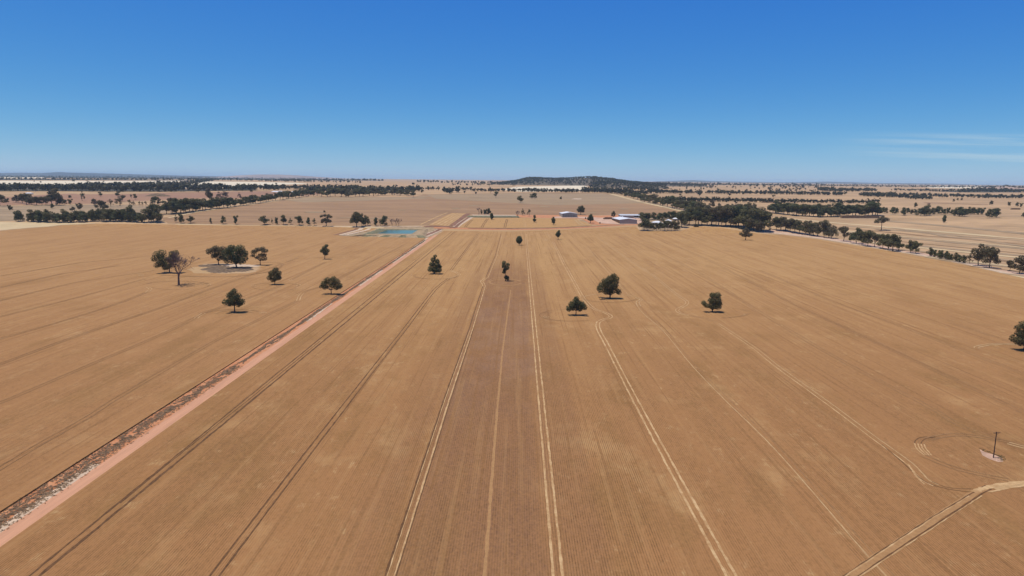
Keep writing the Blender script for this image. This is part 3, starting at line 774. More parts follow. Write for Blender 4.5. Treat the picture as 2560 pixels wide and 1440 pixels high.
# ---- lone trees standing in the crop, each with its own crown
PER, LF = 230, .025
LONE = [
 ('bushy_tree', 587, 783, 59, [(0,.87,.13),(-.15,.72,.15),(.13,.68,.16),(-.28,.48,.15),(0,.52,.2),(.27,.46,.16),(-.2,.37,.1),(.22,.37,.11)], .3, .026, 0, 'leaf_green', 'dark green bushy tree in the left crop beside the four pale chevrons, nearest the camera'),
 ('gum_tree', 424, 684, 57, [(-.38,.78,.2),(-.5,.62,.13),(-.32,.52,.2),(-.42,.36,.14),(.25,.84,.15),(.12,.6,.2),(-.02,.36,.17),(.3,.62,.14),(-.15,.25,.12)], .2, .026, 0, 'leaf', 'spreading two-lobed gum tree standing right behind the bare grey tree'),
 ('gum_tree', 547, 663, 47, [(-.4,.72,.18),(-.12,.84,.18),(.2,.8,.18),(.38,.62,.15),(-.2,.48,.14),(.2,.42,.17),(.42,.34,.13),(-.05,.62,.16)], .22, .026, -.1, 'leaf_brown', 'olive gum tree with spreading top, left of the dense tree on the burnt patch'),
 ('gum_tree', 591, 671, 57, [(-.18,.82,.2),(.2,.82,.2),(-.34,.68,.18),(.36,.64,.17),(0,.58,.24),(-.3,.48,.15),(.33,.42,.14),(0,.38,.18),(.28,.27,.1),(-.3,.3,.1)], .18, .034, -.05, 'leaf_green', 'largest dense dark gum tree, rooted in the black burnt patch of ground'),
 ('gum_tree', 651, 664, 46, [(-.32,.72,.14),(-.1,.84,.13),(.14,.86,.13),(.27,.76,.12),(-.4,.52,.09),(.24,.36,.12),(.05,.55,.1),(-.15,.42,.09),(.22,.55,.1)], .24, .022, 0, 'leaf_brown', 'open see-through gum tree at the right end of the burnt patch'),
 ('bushy_tree', 812, 649, 37, [(.14,.9,.12),(0,.74,.19),(.18,.6,.15),(-.14,.58,.16),(.02,.43,.16),(.14,.36,.1)], .3, .022, 0, 'leaf_green', 'small upright green tree alone in the far left crop, between burnt patch and dam'),
 ('bushy_tree', 687, 713, 43, [(.08,.87,.17),(.22,.68,.18),(-.16,.68,.18),(-.24,.44,.17),(.1,.46,.22),(.26,.42,.14),(-.05,.3,.14)], .22, .022, .05, 'leaf', 'grey green rounded tree between the burnt patch and the bushy tree by the road'),
 ('bushy_tree', 828, 737, 44, [(-.42,.58,.17),(-.18,.74,.2),(.14,.82,.17),(.34,.66,.18),(.5,.46,.15),(.1,.54,.2),(-.3,.4,.13),(.34,.38,.14),(-.55,.45,.1)], .26, .026, 0, 'leaf', 'wide low bushy tree at the edge of the red dirt road'),
 ('cypress_pine', 1087, 686, 47, [(.02,.92,.09),(-.06,.76,.14),(.12,.68,.13),(-.14,.52,.15),(.14,.48,.17),(-.22,.28,.16),(.2,.24,.16),(0,.24,.18),(.3,.38,.08)], .15, .024, 0, 'leaf_green', 'tall dark conical tree just right of the dirt road, bushy down to the crop'),
 ('cypress_pine', 1264, 704, 50, [(-.08,.9,.11),(.1,.84,.1),(-.1,.76,.12),(.06,.68,.11),(-.04,.58,.1),(-.08,.47,.09),(.05,.22,.11),(.11,.14,.08),(-.02,.2,.08)], .5, .016, -.04, 'leaf_green', 'slender two-tier tree with a bare gap in its crown, standing in a crop ring'),
 ('bushy_tree', 1298, 614, 23, [(0,.66,.27),(-.1,.56,.26),(.1,.56,.26),(-.06,.78,.2),(.06,.78,.2),(0,.38,.24),(-.12,.42,.18),(.12,.42,.18)], .14, .03, 0, 'leaf_green', 'small round egg-shaped dark tree beside the pale middle wheel tracks'),
 ('bushy_tree', 1395, 600, 24, [(.1,.86,.13),(-.02,.7,.18),(.12,.6,.16),(-.12,.52,.17),(.02,.4,.16)], .22, .026, 0, 'leaf_green', 'small dark ragged tree in the crop just below the red cross road'),
 ('gum_tree', 1525, 748, 61, [(.12,.9,.13),(.24,.78,.12),(-.02,.78,.17),(-.2,.66,.17),(.14,.62,.18),(-.34,.52,.15),(-.42,.38,.13),(-.05,.48,.22),(.18,.48,.12),(.32,.3,.12),(-.2,.3,.12),(.02,.34,.15)], .16, .034, 0, 'leaf', 'tall tapering olive tree with ragged tiers, just above the kink in the pale track'),
 ('bushy_tree', 1440, 790, 47, [(0,.86,.14),(-.05,.7,.18),(.1,.66,.16),(-.26,.56,.16),(.28,.56,.18),(-.4,.36,.15),(.2,.38,.16),(-.18,.42,.16),(.42,.46,.14),(0,.5,.16)], .28, .026, 0, 'leaf_green', 'branching dark tree with triangular crown inside a ring track, below the tall tapering tree'),
 ('bushy_tree', 1780, 782, 50, [(.24,.86,.17),(-.02,.86,.15),(.24,.62,.2),(-.06,.6,.17),(-.42,.46,.13),(-.28,.36,.13),(.22,.34,.19),(0,.34,.19),(.34,.48,.14)], .14, .034, .1, 'leaf', 'squat wide-crowned tree alone in the right crop beyond the kinked pale track'),
 ('gum_tree', 2560, 878, 73, [(-.1,.9,.15),(-.25,.8,.12),(.2,.88,.16),(-.2,.62,.14),(-.3,.42,.15),(0,.5,.2),(.3,.6,.18),(.1,.32,.15),(-.2,.3,.12)], .2, .03, 0, 'leaf', 'green tree cut off by the right edge of the picture'),
 ('gum_tree', 1864, 601, 31, [(0,.88,.12),(-.16,.7,.15),(.16,.7,.15),(-.36,.48,.15),(.36,.46,.15),(0,.5,.2),(-.2,.36,.12),(.24,.36,.12)], .26, .03, 0, 'leaf_brown', 'lone bell-shaped brown green tree at the far right of the crop, below the dense wood'),
 ('cypress_pine', 1383, 563, 20, [(0,.86,.12),(-.05,.68,.2),(.1,.6,.2),(0,.45,.22),(.05,.34,.18)], .2, .026, 0, 'leaf_green', 'dark oval tree in the small field in front of the first shed'),
 ('cypress_pine', 1336, 556, 18, [(0,.86,.18),(.02,.72,.18),(-.05,.36,.2),(.1,.34,.18),(0,.24,.16)], .2, .024, 0, 'leaf_green', 'tree of two stacked dark balls in the small field left of the sheds'),
 ('cypress_pine', 1229, 550, 17, [(0,.8,.2),(0,.6,.26),(.05,.42,.25),(0,.3,.2)], .14, .03, 0, 'leaf_green', 'dark dense tree in front of the long narrow channel'),
 ('bushy_tree', 1476, 558, 22, [(.05,.88,.13),(-.05,.7,.2),(.15,.6,.2),(-.2,.48,.2),(.2,.42,.18),(0,.42,.2)], .24, .03, 0, 'leaf_green', 'bushy dark tree standing in the red yard between the two white-roofed sheds'),
 ('gum_tree', 1452, 537, 22, [(.1,.84,.2),(-.15,.76,.18),(.28,.68,.16),(-.3,.55,.18),(.1,.55,.25),(.25,.42,.18),(-.2,.4,.15)], .22, .034, 0, 'leaf', 'round gum tree behind the right end of the far shed'),
 ('gum_tree', 1533, 546, 18, [(.05,.84,.15),(-.12,.65,.17),(.15,.6,.16),(-.15,.42,.15),(.15,.36,.12)], .2, .028, 0, 'leaf_brown', 'thin gum tree behind the brown hay block in the yard'),
 ('gum_tree', 2203, 576, 36, [(.05,.9,.1),(-.15,.76,.14),(.18,.74,.15),(.34,.72,.12),(-.3,.62,.13),(-.38,.55,.1),(.1,.62,.14)], .5, .024, 0, 'leaf_brown', 'flat-topped umbrella tree on a long bare trunk in the pale striped paddock'),
 ('cypress_pine', 2360, 557, 19, [(0,.86,.13),(.06,.68,.2),(-.06,.52,.2),(.05,.35,.2),(0,.25,.18)], .12, .026, 0, 'leaf_green', 'single dark columnar tree in the right paddock before the broken tree row'),
 ('gum_tree', 816, 566, 30, [(-.38,.84,.12),(-.1,.9,.13),(.2,.9,.13),(.36,.8,.12),(-.3,.48,.15),(-.08,.55,.16),(.14,.48,.16),(.3,.42,.12),(-.35,.35,.1),(.1,.72,.1)], .24, .03, 0, 'leaf_brown', 'two-layered umbrella gum at the right end of the line of small trees'),
 ('gum_tree', 892, 568, 37, [(-.05,.9,.13),(.1,.84,.13),(-.16,.72,.15),(.18,.72,.15),(-.26,.5,.17),(.05,.58,.2),(.28,.55,.17),(-.34,.38,.13),(0,.4,.16)], .26, .03, 0, 'leaf', 'tallest gum of the clump left of the dam'),
]
for i, (kind, px, py, h, bl, fork, tr_r, lean, lf, lab) in enumerate(LONE):
    bl = [(x, z, r * 1.1) for x, z, r in bl]
    pr = proto(bl, PER if h > 30 else 170, LF if h > 30 else .032, 500 + i, fork, tr_r, lean, flat=.92)
    tree(pr, kind, px, py, h, lab, leaf=lf, group='lone trees in the paddocks')
DEAD = [dead_proto(3, 6, .38, .22, .0016), dead_proto(8), dead_proto(21)]
MT['leaf_grey'] = leaf_mat('grey twigs', (.085, .066, .056), (.155, .122, .100))
_b = [(-.22, .62, .13), (.2, .66, .13), (0, .8, .14), (-.12, .84, .1), (.14, .84, .1), (-.3, .48, .1), (.3, .5, .11), (0, .58, .13), (.12, .46, .1), (-.14, .44, .09)]
_v, _f = leaf_cloud([(x, y, z, r) for x, z, r in _b for y in (-.16, 0, .16)], 60, .0075, random.Random(4), 1.0)
tree((mesh('crown', _v, _f), DEAD[0]), 'dead_tree', 447, 714, 87, 'tall nearly leafless grey tree standing in the left crop in front of a gum', 'dead tree', None, 'leaf_grey', 'dead', 0)
for px, py, h, lab, k in ((980, 566, 20, 'bare reddish tree, leftmost of the dead trees behind the dam', 1), (990, 566, 18, 'middle one of the three bare dead trees behind the dam', 2), (997, 566, 21, 'rightmost and tallest bare dead tree behind the dam', 1),
                       (1197, 537, 19, 'bare dead tree at the left end of the clump above the channel', 2), (1294, 544, 18, 'bare dead tree at the right end of the channel', 1)):
    dead_tree(DEAD[k], px, py, h, lab, rz=px * .7, wide=.9)

# ---- generic kinds for rows and clumps
GUM = [rand_gum(s) for s in (1, 2, 3, 4, 5, 6)]
GUMS = [rand_gum(s, .34, .8, True) for s in (11, 12, 13)]
PINE = [rand_pine(s) for s in (1, 2, 3, 4)]
BUSH = [proto([(random.Random(s + i).uniform(-.24, .24), random.Random(s * 7 + i).uniform(-.24, .24), .2 + .075 * i, .15 + .06 * math.sin(math.pi * (i + 1) / 10)) for i in range(9)], 140, .034, s + 300, .14, .02) for s in (1, 2, 3)]
RG = random.Random(77)
def one(pool, kind, px, py, h, label, group, leaf, bark='bark', wide=1.0):
    return tree(RG.choice(pool), kind, px, py, h, label, 'tree', group, leaf, bark, RG.uniform(0, 6.28), wide * RG.uniform(.9, 1.12))
MIX = {'leaf': ('leaf', 'leaf', 'leaf_brown', 'leaf_green'), 'leaf_green': ('leaf_green', 'leaf_green', 'leaf'), 'leaf_brown': ('leaf_brown', 'leaf_brown', 'leaf'), 'leaf_dry': ('leaf_dry',)}
def row(pool, kind, pts, label, group, leaf, bark='bark', wide=1.0):
    for q in pts: one(pool, kind, q[0], q[1], q[2], label, group, RG.choice(MIX[leaf]), RG.choice((bark, bark, 'bark_pale')), (q[3] if len(q) > 3 else 1) * wide)
def along(poly, n, jx=2.5, jy=1.0, jh=.24):
    """n trees along a polyline of (px, py, height px)"""
    L = [0]
    for a, b in zip(poly, poly[1:]): L.append(L[-1] + math.hypot(b[0] - a[0], b[1] - a[1]))
    out = []
    for i in range(n):
        t = L[-1] * (i + .5) / n
        k = max(j for j in range(len(L) - 1) if L[j] <= t)
        f = (t - L[k]) / (L[k + 1] - L[k]); a, b = poly[k], poly[k + 1]
        out.append((a[0] + (b[0] - a[0]) * f + RG.uniform(-jx, jx), a[1] + (b[1] - a[1]) * f + RG.uniform(-jy, jy), (a[2] + (b[2] - a[2]) * f) * RG.uniform(1 - jh, 1 + jh)))
    return out
# A: line of small trees along the far edge of the left crop
for px, py, h, w, pool, kind, lab in (
  (440, 557, 20, .6, GUMS, 'gum_tree', 'slim tree, leftmost of the line of small trees along the crop edge'),
  (453, 558, 23, .85, BUSH, 'bushy_tree', 'dense dark tree, second from the left in the line along the crop edge'),
  (477, 558, 18, 1.15, GUM, 'gum_tree', 'wide low tree, third from the left in the line along the crop edge'),
  (527, 559, 14, .9, PINE, 'cypress_pine', 'smallest tree of the line, pointed like a cone'),
  (558, 560, 20, .85, GUM, 'gum_tree', 'egg-shaped tree on a short stem, right of the cone-shaped one'),
  (590, 560.5, 21, .8, BUSH, 'bushy_tree', 'dark notched tree just left of the wide gap in the line'),
  (660, 562, 22, 1.3, GUM, 'gum_tree', 'broad multi-stemmed tree just right of the wide gap in the line'),
  (680, 559, 13, .6, GUMS, 'gum_tree', 'tiny thin tree beside the broad multi-stemmed one'),
  (691, 562, 18, .65, BUSH, 'bushy_tree', 'narrow bush tree between the tiny thin one and the tall notched one'),
  (709, 562, 24, .85, GUM, 'gum_tree', 'tall tree with a stepped left side in the line along the crop edge'),
  (726, 561, 16, .95, GUMS, 'gum_tree', 'short thin-stemmed tree in the middle of the right half of the line'),
  (748, 563, 23, .95, GUM, 'gum_tree', 'rounded full tree left of the two slim ones in the line'),
  (771, 563, 19, .75, BUSH, 'bushy_tree', 'slim upright tree, first of the pair before the umbrella gum'),
  (786, 564, 18, .8, GUMS, 'gum_tree', 'small loose tree next to the two-layered umbrella gum'),
  (904, 566, 31, .8, GUM, 'gum_tree', 'second tree of the clump left of the dam, against the tallest gum'),
  (914, 565, 26, .8, GUM, 'gum_tree', 'third tree of the clump left of the dam'),
  (921, 564, 22, .7, GUMS, 'gum_tree', 'rightmost and lowest tree of the clump left of the dam'),
  (940, 565, 21, .75, BUSH, 'bushy_tree', 'narrow dark tree behind the left corner of the dam'),
  (951, 565, 17, .8, GUMS, 'gum_tree', 'small thin tree between the two dark ones behind the dam'),
  (961, 565, 25, .95, BUSH, 'bushy_tree', 'fuller dark tree behind the far bank of the dam'),
  (1204, 536, 12, .8, PINE, 'cypress_pine', 'small pointed dark tree next to the dead tree above the channel'),
  (1213, 537, 14, 1, BUSH, 'bushy_tree', 'left one of the two round dark trees above the channel'),
  (1222, 537, 16, 1, BUSH, 'bushy_tree', 'right and taller of the two round dark trees above the channel'),
  (1307, 539, 17, .8, GUMS, 'gum_tree', 'left one of the two thin trees between channel and far shed'),
  (1322, 541, 18, .7, GUMS, 'gum_tree', 'right one of the two thin trees between channel and far shed'),
  (1240, 495, 16, .95, GUM, 'gum_tree', 'lone tree in the upper brown field, left of a similar one further right'),
  (1300, 507, 17, 1.2, GUM, 'gum_tree', 'broad lone tree in the middle of the brown field'),
  (1330, 497.5, 12, 1.2, GUM, 'gum_tree', 'left tree of the touching pair in the brown field'),
  (1337, 497.5, 15, .9, GUM, 'gum_tree', 'right and higher tree of the touching pair in the brown field'),
  (1402, 498.5, 7, 1.2, BUSH, 'bushy_tree', 'small dark round bush in the brown field left of the bare white patch'),
  (1033, 493.5, 18, .95, GUM, 'gum_tree', 'foremost dark tree at the right end of the wood in the brown field')):
    tree(RG.choice(pool), kind, px, py, h, lab, 'tree', 'small trees along the fields', 'leaf_green' if pool is not GUMS and pool is not GUM else 'leaf', 'bark', RG.uniform(0, 6), w)
# B: dark shelterbelt at left
row(BUSH, 'bushy_tree', [(46, 553.5, 26, 1.0), (51, 553, 24, .9)], 'dark tree of the pair standing apart at the left end of the long shelterbelt', 'shelterbelt at left', 'leaf_green')
row(BUSH + PINE, 'bushy_tree', along([(66, 553.5, 24), (120, 556, 26), (175, 556, 26), (250, 552, 26), (330, 554.5, 27), (360, 555.5, 26)], 36), 'dark green tree packed in the long shelterbelt along the pale field at left', 'shelterbelt at left', 'leaf_green', wide=1.25)
row(GUM, 'gum_tree', [(328, 554, 40, .8), (372, 556, 38), (385, 553, 42), (393, 556, 36), (398, 556, 24, .8), (361, 556, 20), (380, 556, 26)], 'high tree of the dense clump where the shelterbelt meets the brown field', 'clump at the belt end', 'leaf_green')
# C: diagonal belt
row(GUM, 'gum_tree', along([(412, 536, 28), (450, 533, 30), (485, 528.5, 27), (520, 524, 23), (560, 520, 22), (600, 514, 19), (640, 508, 18), (700, 499.5, 18), (760, 492, 17), (795, 490, 16)], 46), 'dark tree in the belt running diagonally along the brown field', 'diagonal belt at left', 'leaf_green', wide=1.25)
row(GUM, 'gum_tree', [(428, 519, 24, .9), (436, 521, 22), (523, 505, 34, .7), (388, 512, 20), (382, 507, 14), (398, 512, 16)], 'taller tree rising behind the diagonal belt', 'tall trees behind the diagonal belt', 'leaf')
row(GUMS, 'gum_tree', [(548, 501, 21), (561, 502, 24), (566, 500, 20), (598, 494, 12), (602, 499, 12, .7)], 'pale sparse tree behind the diagonal belt', 'sparse trees behind the belt', 'leaf_dry')
row(GUMS, 'gum_tree', [(325, 514, 15), (334, 514, 12), (349, 516, 13, .7), (356, 516, 12, .7), (365, 516, 13, .7), (407, 511, 10, .7), (380, 516, 16, .8)], 'thin grey tree in the open row above the shelterbelt', 'thin grey trees at left', 'leaf_brown')
# left paddock trees
for px, py, h, w, pool, lf, lab in (
  (0, 515, 28, 1, GUM, 'leaf_brown', 'broad brown tree cut off by the left edge of the picture'),
  (17, 507.5, 12, .9, BUSH, 'leaf', 'small round tree near the left edge in the reddish paddock'),
  (23, 525.5, 13, .7, BUSH, 'leaf', 'left one of two tiny trees above the pale field at the left edge'),
  (28, 525.5, 9, .9, BUSH, 'leaf', 'right and lower of two tiny trees above the pale field at the left edge'),
  (42, 506, 18, 1.1, GUM, 'leaf_brown', 'leftmost wide tree of the paddock clump by the white roof'),
  (56, 508, 22, 1.0, GUM, 'leaf_brown', 'second wide tree of the paddock clump, below the white roof'),
  (67, 512, 28, .9, GUM, 'leaf_brown', 'front tree of the paddock clump with its trunk showing'),
  (80, 512, 20, 1.0, GUM, 'leaf_brown', 'left half of the low flat-topped thicket in the paddock'),
  (92, 513, 21, 1.1, GUM, 'leaf_brown', 'middle of the low flat-topped thicket in the paddock'),
  (105, 513, 21, 1.0, GUM, 'leaf_brown', 'right half of the low flat-topped thicket in the paddock'),
  (115, 511, 14, 1, GUM, 'leaf_brown', 'lowest tree at the right of the flat-topped thicket'),
  (128, 513, 33, .9, GUM, 'leaf_brown', 'tall left tree of the big dark paddock clump'),
  (139, 513, 40, .85, GUM, 'leaf_brown', 'tallest tree of the big dark paddock clump'),
  (149, 512, 14, 1.1, BUSH, 'leaf', 'dark bush at the foot of the big paddock clump'),
  (131, 521, 12, .9, BUSH, 'leaf', 'small bush in front of the big paddock clump'),
  (163, 510.5, 11, 1, BUSH, 'leaf', 'left one of the two round bushes right of the big clump'),
  (176, 511, 13, 1, BUSH, 'leaf', 'right and darker of the two round bushes right of the big clump'),
  (175, 495, 7, 1.3, BUSH, 'leaf', 'low bush on the red ground in the left paddock'),
  (207, 502.5, 25, .5, GUMS, 'leaf', 'tall spindly leaning tree on the red ground'),
  (192, 517, 8, 1, BUSH, 'leaf', 'little dark bush left of the slim grey tree'),
  (201, 527, 19, .7, GUM, 'leaf_brown', 'slim grey tree rising just above the shelterbelt'),
  (181, 529, 12, 1, GUM, 'leaf_brown', 'low grey tree peeping over the shelterbelt'),
  (235, 514, 17, .7, GUM, 'leaf_brown', 'narrow dark tree left of the leaning thin ones'),
  (240, 524, 24, .5, GUMS, 'leaf_dry', 'thin pale tree beside the narrow dark tree'),
  (251, 527, 26, .8, GUM, 'leaf_brown', 'left stem of the grey tree group above the shelterbelt'),
  (262, 527, 22, .8, GUM, 'leaf_brown', 'right stem of the grey tree group above the shelterbelt'),
  (277, 516, 18, .9, GUMS, 'leaf_brown', 'sparse vase-shaped tree in the left paddock'),
  (298, 515, 24, .9, GUMS, 'leaf_brown', 'larger sparse tree right of the vase-shaped one'),
  (307, 504, 16, .9, GUM, 'leaf_brown', 'tree at the right rear of the larger sparse one'),
  (295, 493, 15, .8, GUM, 'leaf', 'dark tree on the red ground left of the grey mound'),
  (251, 492, 12, .8, GUM, 'leaf', 'small tree on the red ground, left of the dark one near the mound'),
  (338, 499, 14, .7, GUM, 'leaf', 'dark slim tree in front of the left end of the grey mound'),
  (328, 496, 10, .7, GUMS, 'leaf_brown', 'thin tree left of the slim one by the grey mound')):
    tree(RG.choice(pool), 'gum_tree' if pool is not BUSH else 'bushy_tree', px, py, h, lab, 'tree', 'trees in the left paddock', lf, 'bark', RG.uniform(0, 6), w * 1.25)
# wood at the top of the brown field
row(GUM, 'gum_tree', along([(800, 491, 18), (860, 492, 20), (900, 492, 19), (960, 488, 18), (1030, 490, 17)], 20, 4), 'dark tree on the front edge of the wood at the top of the brown field', 'wood above the brown field', 'leaf', wide=1.4)
# D: right-hand belt from the hill down to the homestead
row(GUM, 'gum_tree', along([(1560, 491, 14), (1610, 504, 18), (1660, 515, 22), (1710, 527, 26), (1750, 538, 30)], 20, 3), 'dark gum in the belt along the pale track right of the brown field', 'belt right of the brown field', 'leaf', wide=1.45)
row(GUM, 'gum_tree', along([(1720, 561, 38), (1760, 563, 38), (1800, 565, 40), (1850, 567, 42), (1890, 578, 44), (1912, 580, 40)], 19, 4, 2), 'dark gum on the front edge of the dense wood right of the homestead', 'dense wood front edge', 'leaf', wide=1.2)
row(GUM, 'gum_tree', along([(1740, 545, 34), (1800, 552, 36), (1860, 553, 36), (1920, 562, 34)], 15, 5, 4), 'gum deep inside the dense wood right of the homestead', 'dense wood interior', 'leaf_brown', wide=1.3)
row(GUM, 'gum_tree', [(1780, 519, 20), (1797, 522, 14), (1818, 524, 14), (1830, 525, 15), (1838, 513, 14), (1870, 530, 24), (1884, 531, 22), (1850, 526, 16)], 'gum standing behind the dense wood on the paddock', 'gums behind the dense wood', 'leaf_brown')
row(BUSH + PINE, 'bushy_tree', [(1604, 551, 18), (1611, 550, 18), (1622, 550, 17), (1634, 549, 18), (1650, 553, 20), (1662, 548, 17), (1672, 547, 18), (1682, 548, 19), (1692, 549, 20), (1704, 550, 22), (1715, 551, 24)], 'dark green garden tree behind the homestead', 'garden trees behind the homestead', 'leaf_green', wide=1.6)
row(GUM, 'gum_tree', [(1609, 577, 30), (1618, 577, 28), (1631, 577.5, 19, .8), (1641, 577.5, 20, .8), (1651, 577.5, 22, .8), (1661, 577.5, 25), (1669, 577.5, 26), (1678, 577, 22, .8), (1685, 577, 26, .8), (1694, 577, 25, .7)], 'gum in the screen of trees in front of the homestead roofs', 'screen before the homestead', 'leaf', 'bark_pale')
one(GUM, 'gum_tree', 1704, 568, 36, 'tall gum with its trunk showing at the right end of the homestead screen', 'screen before the homestead', 'leaf')
row(GUM + BUSH, 'gum_tree', along([(1925, 531, 27), (1960, 536, 28), (2000, 540, 30), (2060, 543, 29), (2100, 540, 30), (2200, 539, 28)], 30, 4), 'dark tree in the thick belt behind the long hay stack', 'belt behind the hay stack', 'leaf_green', wide=1.4)
# E: broken row at right
row(BUSH, 'bushy_tree', [(2212, 534, 16), (2232, 535, 17), (2242, 534, 14, .8), (2258, 539, 20, .8), (2269, 533, 13), (2280, 535.5, 12), (2288, 534, 11), (2302, 540, 20, 1.2), (2316, 539, 26, 1), (2309, 535, 16), (2332, 537, 17), (2345, 535, 19, 1.1), (2358, 536, 15), (2370, 535, 16, .7),
    (2380, 536, 12), (2388, 540, 17), (2399, 541, 23, 1.1), (2411, 541, 19), (2420, 537, 15), (2428, 536, 18), (2437, 535.5, 13), (2446, 537, 17, .8), (2456, 537, 17), (2473, 545, 22, 1), (2491, 544, 23, 1.1), (2484, 540, 18)], 'dark round tree in the broken row across the right paddock', 'broken tree row at right', 'leaf_green', wide=1.15)
for px, py, h, lab in ((2289, 518.5, 12, 'twin-crowned tree in the paddock just behind the broken row'), (2384, 504.5, 7, 'leftmost of three small trees in the far right paddock'), (2394, 501, 6, 'middle one of three small trees in the far right paddock'), (2404, 501, 6, 'rightmost of three small trees in the far right paddock'),
     (2478, 512.5, 11, 'pear-shaped lone tree in the far right paddock'), (2522, 515, 10, 'dark tree left of the last pair near the right edge'), (2543, 516, 10, 'slim left tree of the last pair near the right edge'), (2553, 518, 10, 'round right tree of the last pair near the right edge'), (2559, 543, 12, 'half tree cut off by the right edge beyond the paddock row')):
    tree(RG.choice(BUSH), 'bushy_tree', px, py, h, lab, 'tree', 'far right paddock trees', 'leaf', 'bark', RG.uniform(0, 6), 1.1)
# F: roadside trees, right boundary
row(GUM, 'gum_tree', [(1899, 580, 30), (1940, 575, 32), (1951, 577, 34), (1962, 577, 33), (1975, 580, 33), (1987, 582, 32), (1999, 584, 28), (2012, 586, 33), (2024, 588, 35), (2034, 590, 33), (2043, 591, 33), (2060, 594, 43, .7), (2072, 595, 34)], 'dull brown green gum packed in the roadside row near the dense wood', 'roadside gums near the wood', 'leaf_brown', wide=1.1)
tree(GUMS[0], 'gum_tree', 1923, 580, 22, 'pale yellowish thin tree at the near edge of the dense wood', 'tree', None, 'leaf_dry', 'bark_pale', 1, .8)
tree(GUMS[1], 'gum_tree', 2082, 597, 33, 'leaning see-through gum with pale branches in the roadside row', 'tree', None, 'leaf_brown', 'bark_pale', 2, 1)
tree(GUM[2], 'gum_tree', 2109, 603, 36, 'gum with a bushy skirt right of the leaning see-through one', 'tree', None, 'leaf_brown', 'bark', 2, 1)
row(GUM, 'gum_tree', [(2127, 606, 22, .7), (2140, 609, 38), (2155, 613, 34), (2169, 616, 39), (2186, 618, 34), (2207, 622, 36), (2220, 624, 38), (2234, 628, 41), (2247, 626, 26)], 'dark gum in the last dense group of the roadside row', 'last dense roadside group', 'leaf')
tree(GUM[3], 'gum_tree', 2276, 632, 31, 'left crown of the pair standing alone after the roadside group', 'tree', None, 'leaf', 'bark', 1, 1)
tree(GUM[4], 'gum_tree', 2289, 634, 29, 'right crown of the pair standing alone after the roadside group', 'tree', None, 'leaf', 'bark', 1, 1)
row(PINE, 'cypress_pine', [(2325, 641, 22), (2337, 643, 18), (2347, 645, 19), (2353, 647, 21), (2365, 649, 21), (2371, 650, 17), (2378, 651, 16), (2389, 654, 22), (2398, 656, 18), (2408, 658, 20)], 'small green conical pine in the short planted row by the boundary road', 'short row of pines', 'leaf_green', wide=1.3)
for px, py, h, w, k, lab in ((2423, 660, 26, .8, 0, 'small thin tree between the pines and the big roadside gums'), (2447, 664, 53, .85, 1, 'left and taller of the two big roadside gums'), (2473, 670, 51, .95, 4, 'right one of the two big roadside gums, leaning right'), (2524, 678, 27, .95, 2, 'low gum near the right edge beside the boundary road'), (2548, 684, 44, 1.05, 5, 'wide gum at the right edge beside the boundary road')):
    tree(GUM[k] if k else GUMS[0], 'gum_tree', px, py, h, lab, 'tree', 'big roadside gums', 'leaf_brown', 'bark', k * 1.1, w)
# shrubs
for px, py, h, lab in ((811, 531, 5, 'tiny dark bush on a pale ring in the brown field'), (1738, 568, 8, 'low grey thicket at the edge of the crop below the wood'), (1744, 568, 7, 'right half of the low grey thicket at the edge of the crop'), (1500, 559.5, 4, 'low dark scrub heap in the red yard'), (1464, 547.5, 4, 'low brush heap left of the yard tree')):
    tree(BUSH[0], 'shrub', px, py, h, lab, 'shrub', None, 'leaf_brown', 'bark', px, 1.6)

# ------------------------------------------------------------------ far trees as one mass
class Far:
    def __init__(s): s.v = []; s.f = []
    def tree(s, p, h, rng, n=30):
        w = h * rng.uniform(.46, .66)
        k = rng.randint(2, 4)
        cs = [(rng.uniform(-.45, .45) * w, rng.uniform(-.45, .45) * w, h * rng.uniform(.42, .72), w * rng.uniform(.45, .75)) for _ in range(k)]
        for (x, y, z, r) in cs:
            for _ in range(n // k):
                d = Vector((rng.gauss(0, 1), rng.gauss(0, 1), rng.gauss(0, 1))).normalized()
                c = Vector((p.x + x, p.y + y, p.z + z)) + d * r * rng.uniform(.5, 1)
                nr = (d + Vector((rng.uniform(-1, 1), rng.uniform(-1, 1), rng.uniform(-.5, 1))) * .5).normalized()
                u = nr.cross(Vector((rng.uniform(-1, 1), rng.uniform(-1, 1), rng.uniform(-1, 1)))).normalized(); w_ = nr.cross(u)
                a = r * rng.uniform(.38, .65); b = len(s.v)
                s.v += [tuple(c + u * a), tuple(c + w_ * a * .8), tuple(c - u * a), tuple(c - w_ * a * .8)]; s.f.append((b, b + 1, b + 2, b + 3))
        b = len(s.v); t = h * .025
        s.v += [(p.x - t, p.y, p.z - .3), (p.x + t, p.y, p.z - .3), (p.x, p.y + t, p.z - .3), (p.x, p.y, p.z + h * .6)]
        s.f += [(b, b + 1, b + 3), (b + 1, b + 2, b + 3), (b + 2, b, b + 3)]
far = Far(); rf = random.Random(9)
def frow(poly, n, jy=.8, jx=3):
    L = [0]
    for a, b in zip(poly, poly[1:]): L.append(L[-1] + math.hypot(b[0] - a[0], b[1] - a[1]))
    for i in range(n):
        t = L[-1] * (i + rf.random()) / n
        k = max(j for j in range(len(L) - 1) if L[j] <= t)
        f = (t - L[k]) / (L[k + 1] - L[k]); a, b = poly[k], poly[k + 1]
        p = at(a[0] + (b[0] - a[0]) * f + rf.uniform(-jx, jx), a[1] + (b[1] - a[1]) * f + rf.uniform(-jy, jy))
        far.tree(p, (a[2] + (b[2] - a[2]) * f) * mpp(p) * rf.uniform(.75, 1.2), rf)
